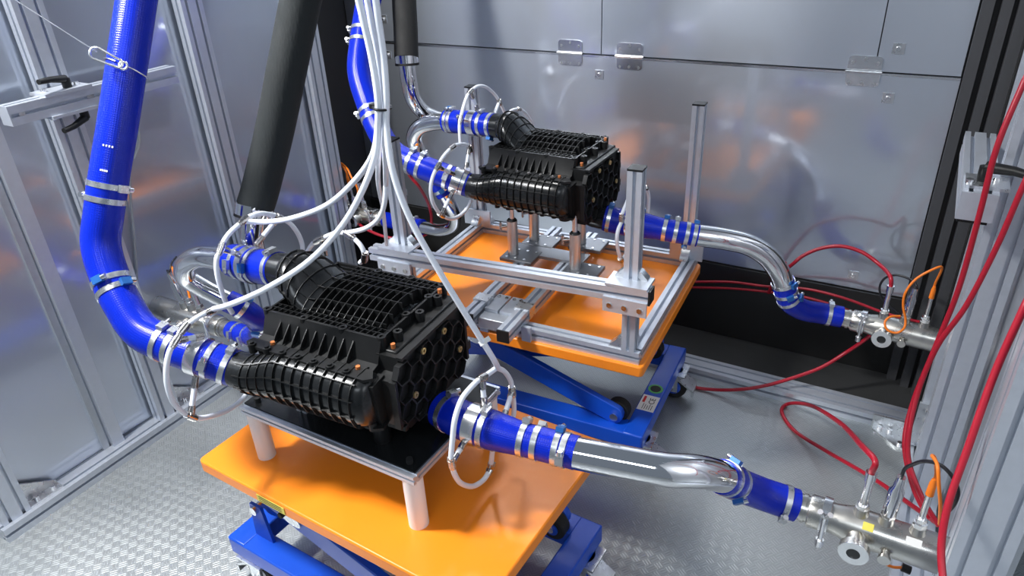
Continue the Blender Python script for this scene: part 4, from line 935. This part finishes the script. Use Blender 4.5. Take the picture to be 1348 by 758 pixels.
o_ = obj('cable_tie', MB().tube([tc_+tu_*.0150*math.cos(q*math.pi/10)+tw_*.0245*math.sin(q*math.pi/10) for q in range(20)], .0022, 8, closed=True).box(-.004, .004, -.004, .004, -.004, .004, Matrix.Translation(tc_-tu_*.0165)), 'black_plastic')
tag(o_, 'black cable tie around the bundle of white tubes', 'cable tie')
o_ = obj('tube_tag', MB().box(-.012, .012, -.0008, .0008, -.005, .005, frame_m(dp(638, 449, 1.388), RT*.8+UP*.5, UP)), 'sticker_white'); tag(o_, 'small white paper tag on the supply tube to the near outlet hose', 'tag')
cable('clear_tube', 'thin clear tube hanging against the left steel wall', 'tube', [at(172, 130, X=-2.0), at(180, 160, X=-2.02), at(183, 185, X=-2.05), at(178, 203, X=-2.08), at(171, 220, X=-2.10), at(172, 260, X=-2.125), at(178, 330, X=-2.13), at(181, 380, X=-2.133)], .0042, 'clear_tube')

# ================================================================== BRACKET ARMS, WIRE
arm = thing('bracket_arm', 'aluminium profile arm clamped to a left wall post', 'bracket', (-2.03, 1.1, 1.15)); 
xa = -2.035
ya0, ya1 = .925, 1.425; za = 1.160
obj('arm_profile', MB().profile((xa, ya0, za), (xa, ya1, za), .046, .050, (1, 0, 0)), 'aluminium', arm)
obj('end_cap', MB().box(xa-.023, xa+.023, ya0-.004, ya0, za-.025, za+.025), 'aluminium', arm)
for s, (yh, dz) in ((1, (1.07, .03)), (-1, (1.09, -.03))):
    z0 = za+s*.025
    obj('clamp_plate', MB().box(xa-.045, xa+.03, 1.02, 1.15, min(z0, z0+s*.008), max(z0, z0+s*.008)), 'aluminium', arm)
    hd = obj('clamp_handle', MB().tube([(xa+.0, yh+.03, z0+s*.008), (xa+.0, yh+.03, z0+s*.032)], .012, 14).tube([(xa, yh+.03, z0+s*.030), (xa+.02, yh-.02, z0+s*.040), (xa+.03, yh-.055, z0+s*.042)], [.011, .008, .007], 12), 'black_plastic', arm)
    for dy in (-.04, .05): obj('screw', MB().cyl((xa-.01, 1.08+dy, z0+s*.008), (xa-.01, 1.08+dy, z0+s*.016), .008, seg=10), 'steel_bright', arm)
for y0_, y1_ in ((.945, .96), (1.13, 1.15)): obj('slot_nut', MB().box(xa+.010, xa+.0235, y0_, y1_, za-.004, za+.004), 'steel_bright', arm)
arm2 = thing('bracket_arm', 'thick aluminium profile block with a black handle on the right post', 'bracket', (.14, 1.85, .91))
obj('arm_profile', MB().profile((.138, 1.70, .975), (.138, 2.16, .975), .068, .062, (1, 0, 0)), 'aluminium', arm2)
obj('end_cap', MB().box(.104, .172, 1.694, 1.70, .944, 1.006), 'aluminium', arm2)
obj('clamp_plate', MB().box(.108, .19, 1.72, 1.80, 1.006, 1.013), 'zinc', arm2)
obj('clamp_handle', MB().tube([(.14, 1.76, 1.010), (.14, 1.76, 1.045)], .013, 14).tube([(.14, 1.76, 1.043), (.19, 1.74, 1.047), (.225, 1.72, 1.045)], [.013, .010, .008], 12), 'black_plastic', arm2)
for x, y in ((.165, 1.765), (.115, 1.735)): obj('screw', MB().cyl((x, y, 1.013), (x, y, 1.022), .008, seg=10), 'steel_bright', arm2)
obj('stop_block', MB().box(.108, .165, 1.70, 1.82, .936, .944), 'black_plastic', arm2)
# steel wire with snap hook on the front blue hose
wire, wp = cable('steel_wire', 'thin steel wire from above to the snap hook on the blue hose', 'wire', [dp(-20, -25, 1.62)+(dp(-20, -25, 1.62)-dp(20, 0, 1.58))*4.2, dp(-20, -25, 1.62), dp(20, 0, 1.58), dp(75, 35, 1.52), dp(127, 68, 1.43)], .0012, 'steel_bright', n=4, seg=8)
hk = []
c0, c1 = dp(126, 70, 1.43), dp(157, 84, 1.435); ax = (c1-c0).normalized(); ay = UP*1.0; ay = (ay-ax*ay.dot(ax)).normalized(); Lh = (c1-c0).length
for q in range(0, 181, 30): hk.append(c1+ax*.006*math.sin(math.radians(q))+ay*.008*math.cos(math.radians(q)))
for q in range(180, 361, 30): hk.append(c0+ax*.012*math.sin(math.radians(q))+ay*.012*math.cos(math.radians(q)))
sh = thing('snap_hook', 'steel snap hook clipped to the wire loop on the tall blue hose', 'hook', c0)
obj('hook_body', MB().tube(hk, .0026, 10, closed=True), 'steel_bright', sh)
obj('thimble', MB().tube([c1+ax*.002+(ax*math.cos(q*math.pi/6)+ay*math.sin(q*math.pi/6))*.008+ax*.006 for q in range(12)], .0024, 8, closed=True), 'steel_bright', sh)
hc, ht, hi_ = nearest(hp1, 167, 94); v_ = CAM-hc; v_ = (v_-ht*v_.dot(ht)).normalized(); w_ = ht.cross(v_)
if w_.dot(RT) < 0: w_ = -w_
lp_ = [hc+(v_*math.cos(math.radians(q))+w_*math.sin(math.radians(q)))*.0425+ht*(.010*math.sin(math.radians(q))) for q in range(0, 331, 22)]
loop, lpth = cable('wire_loop', 'thin steel wire loop tied around the tall blue hose', 'wire', [c1+ax*.014]+lp_, .0014, 'steel_bright', n=4, seg=8)
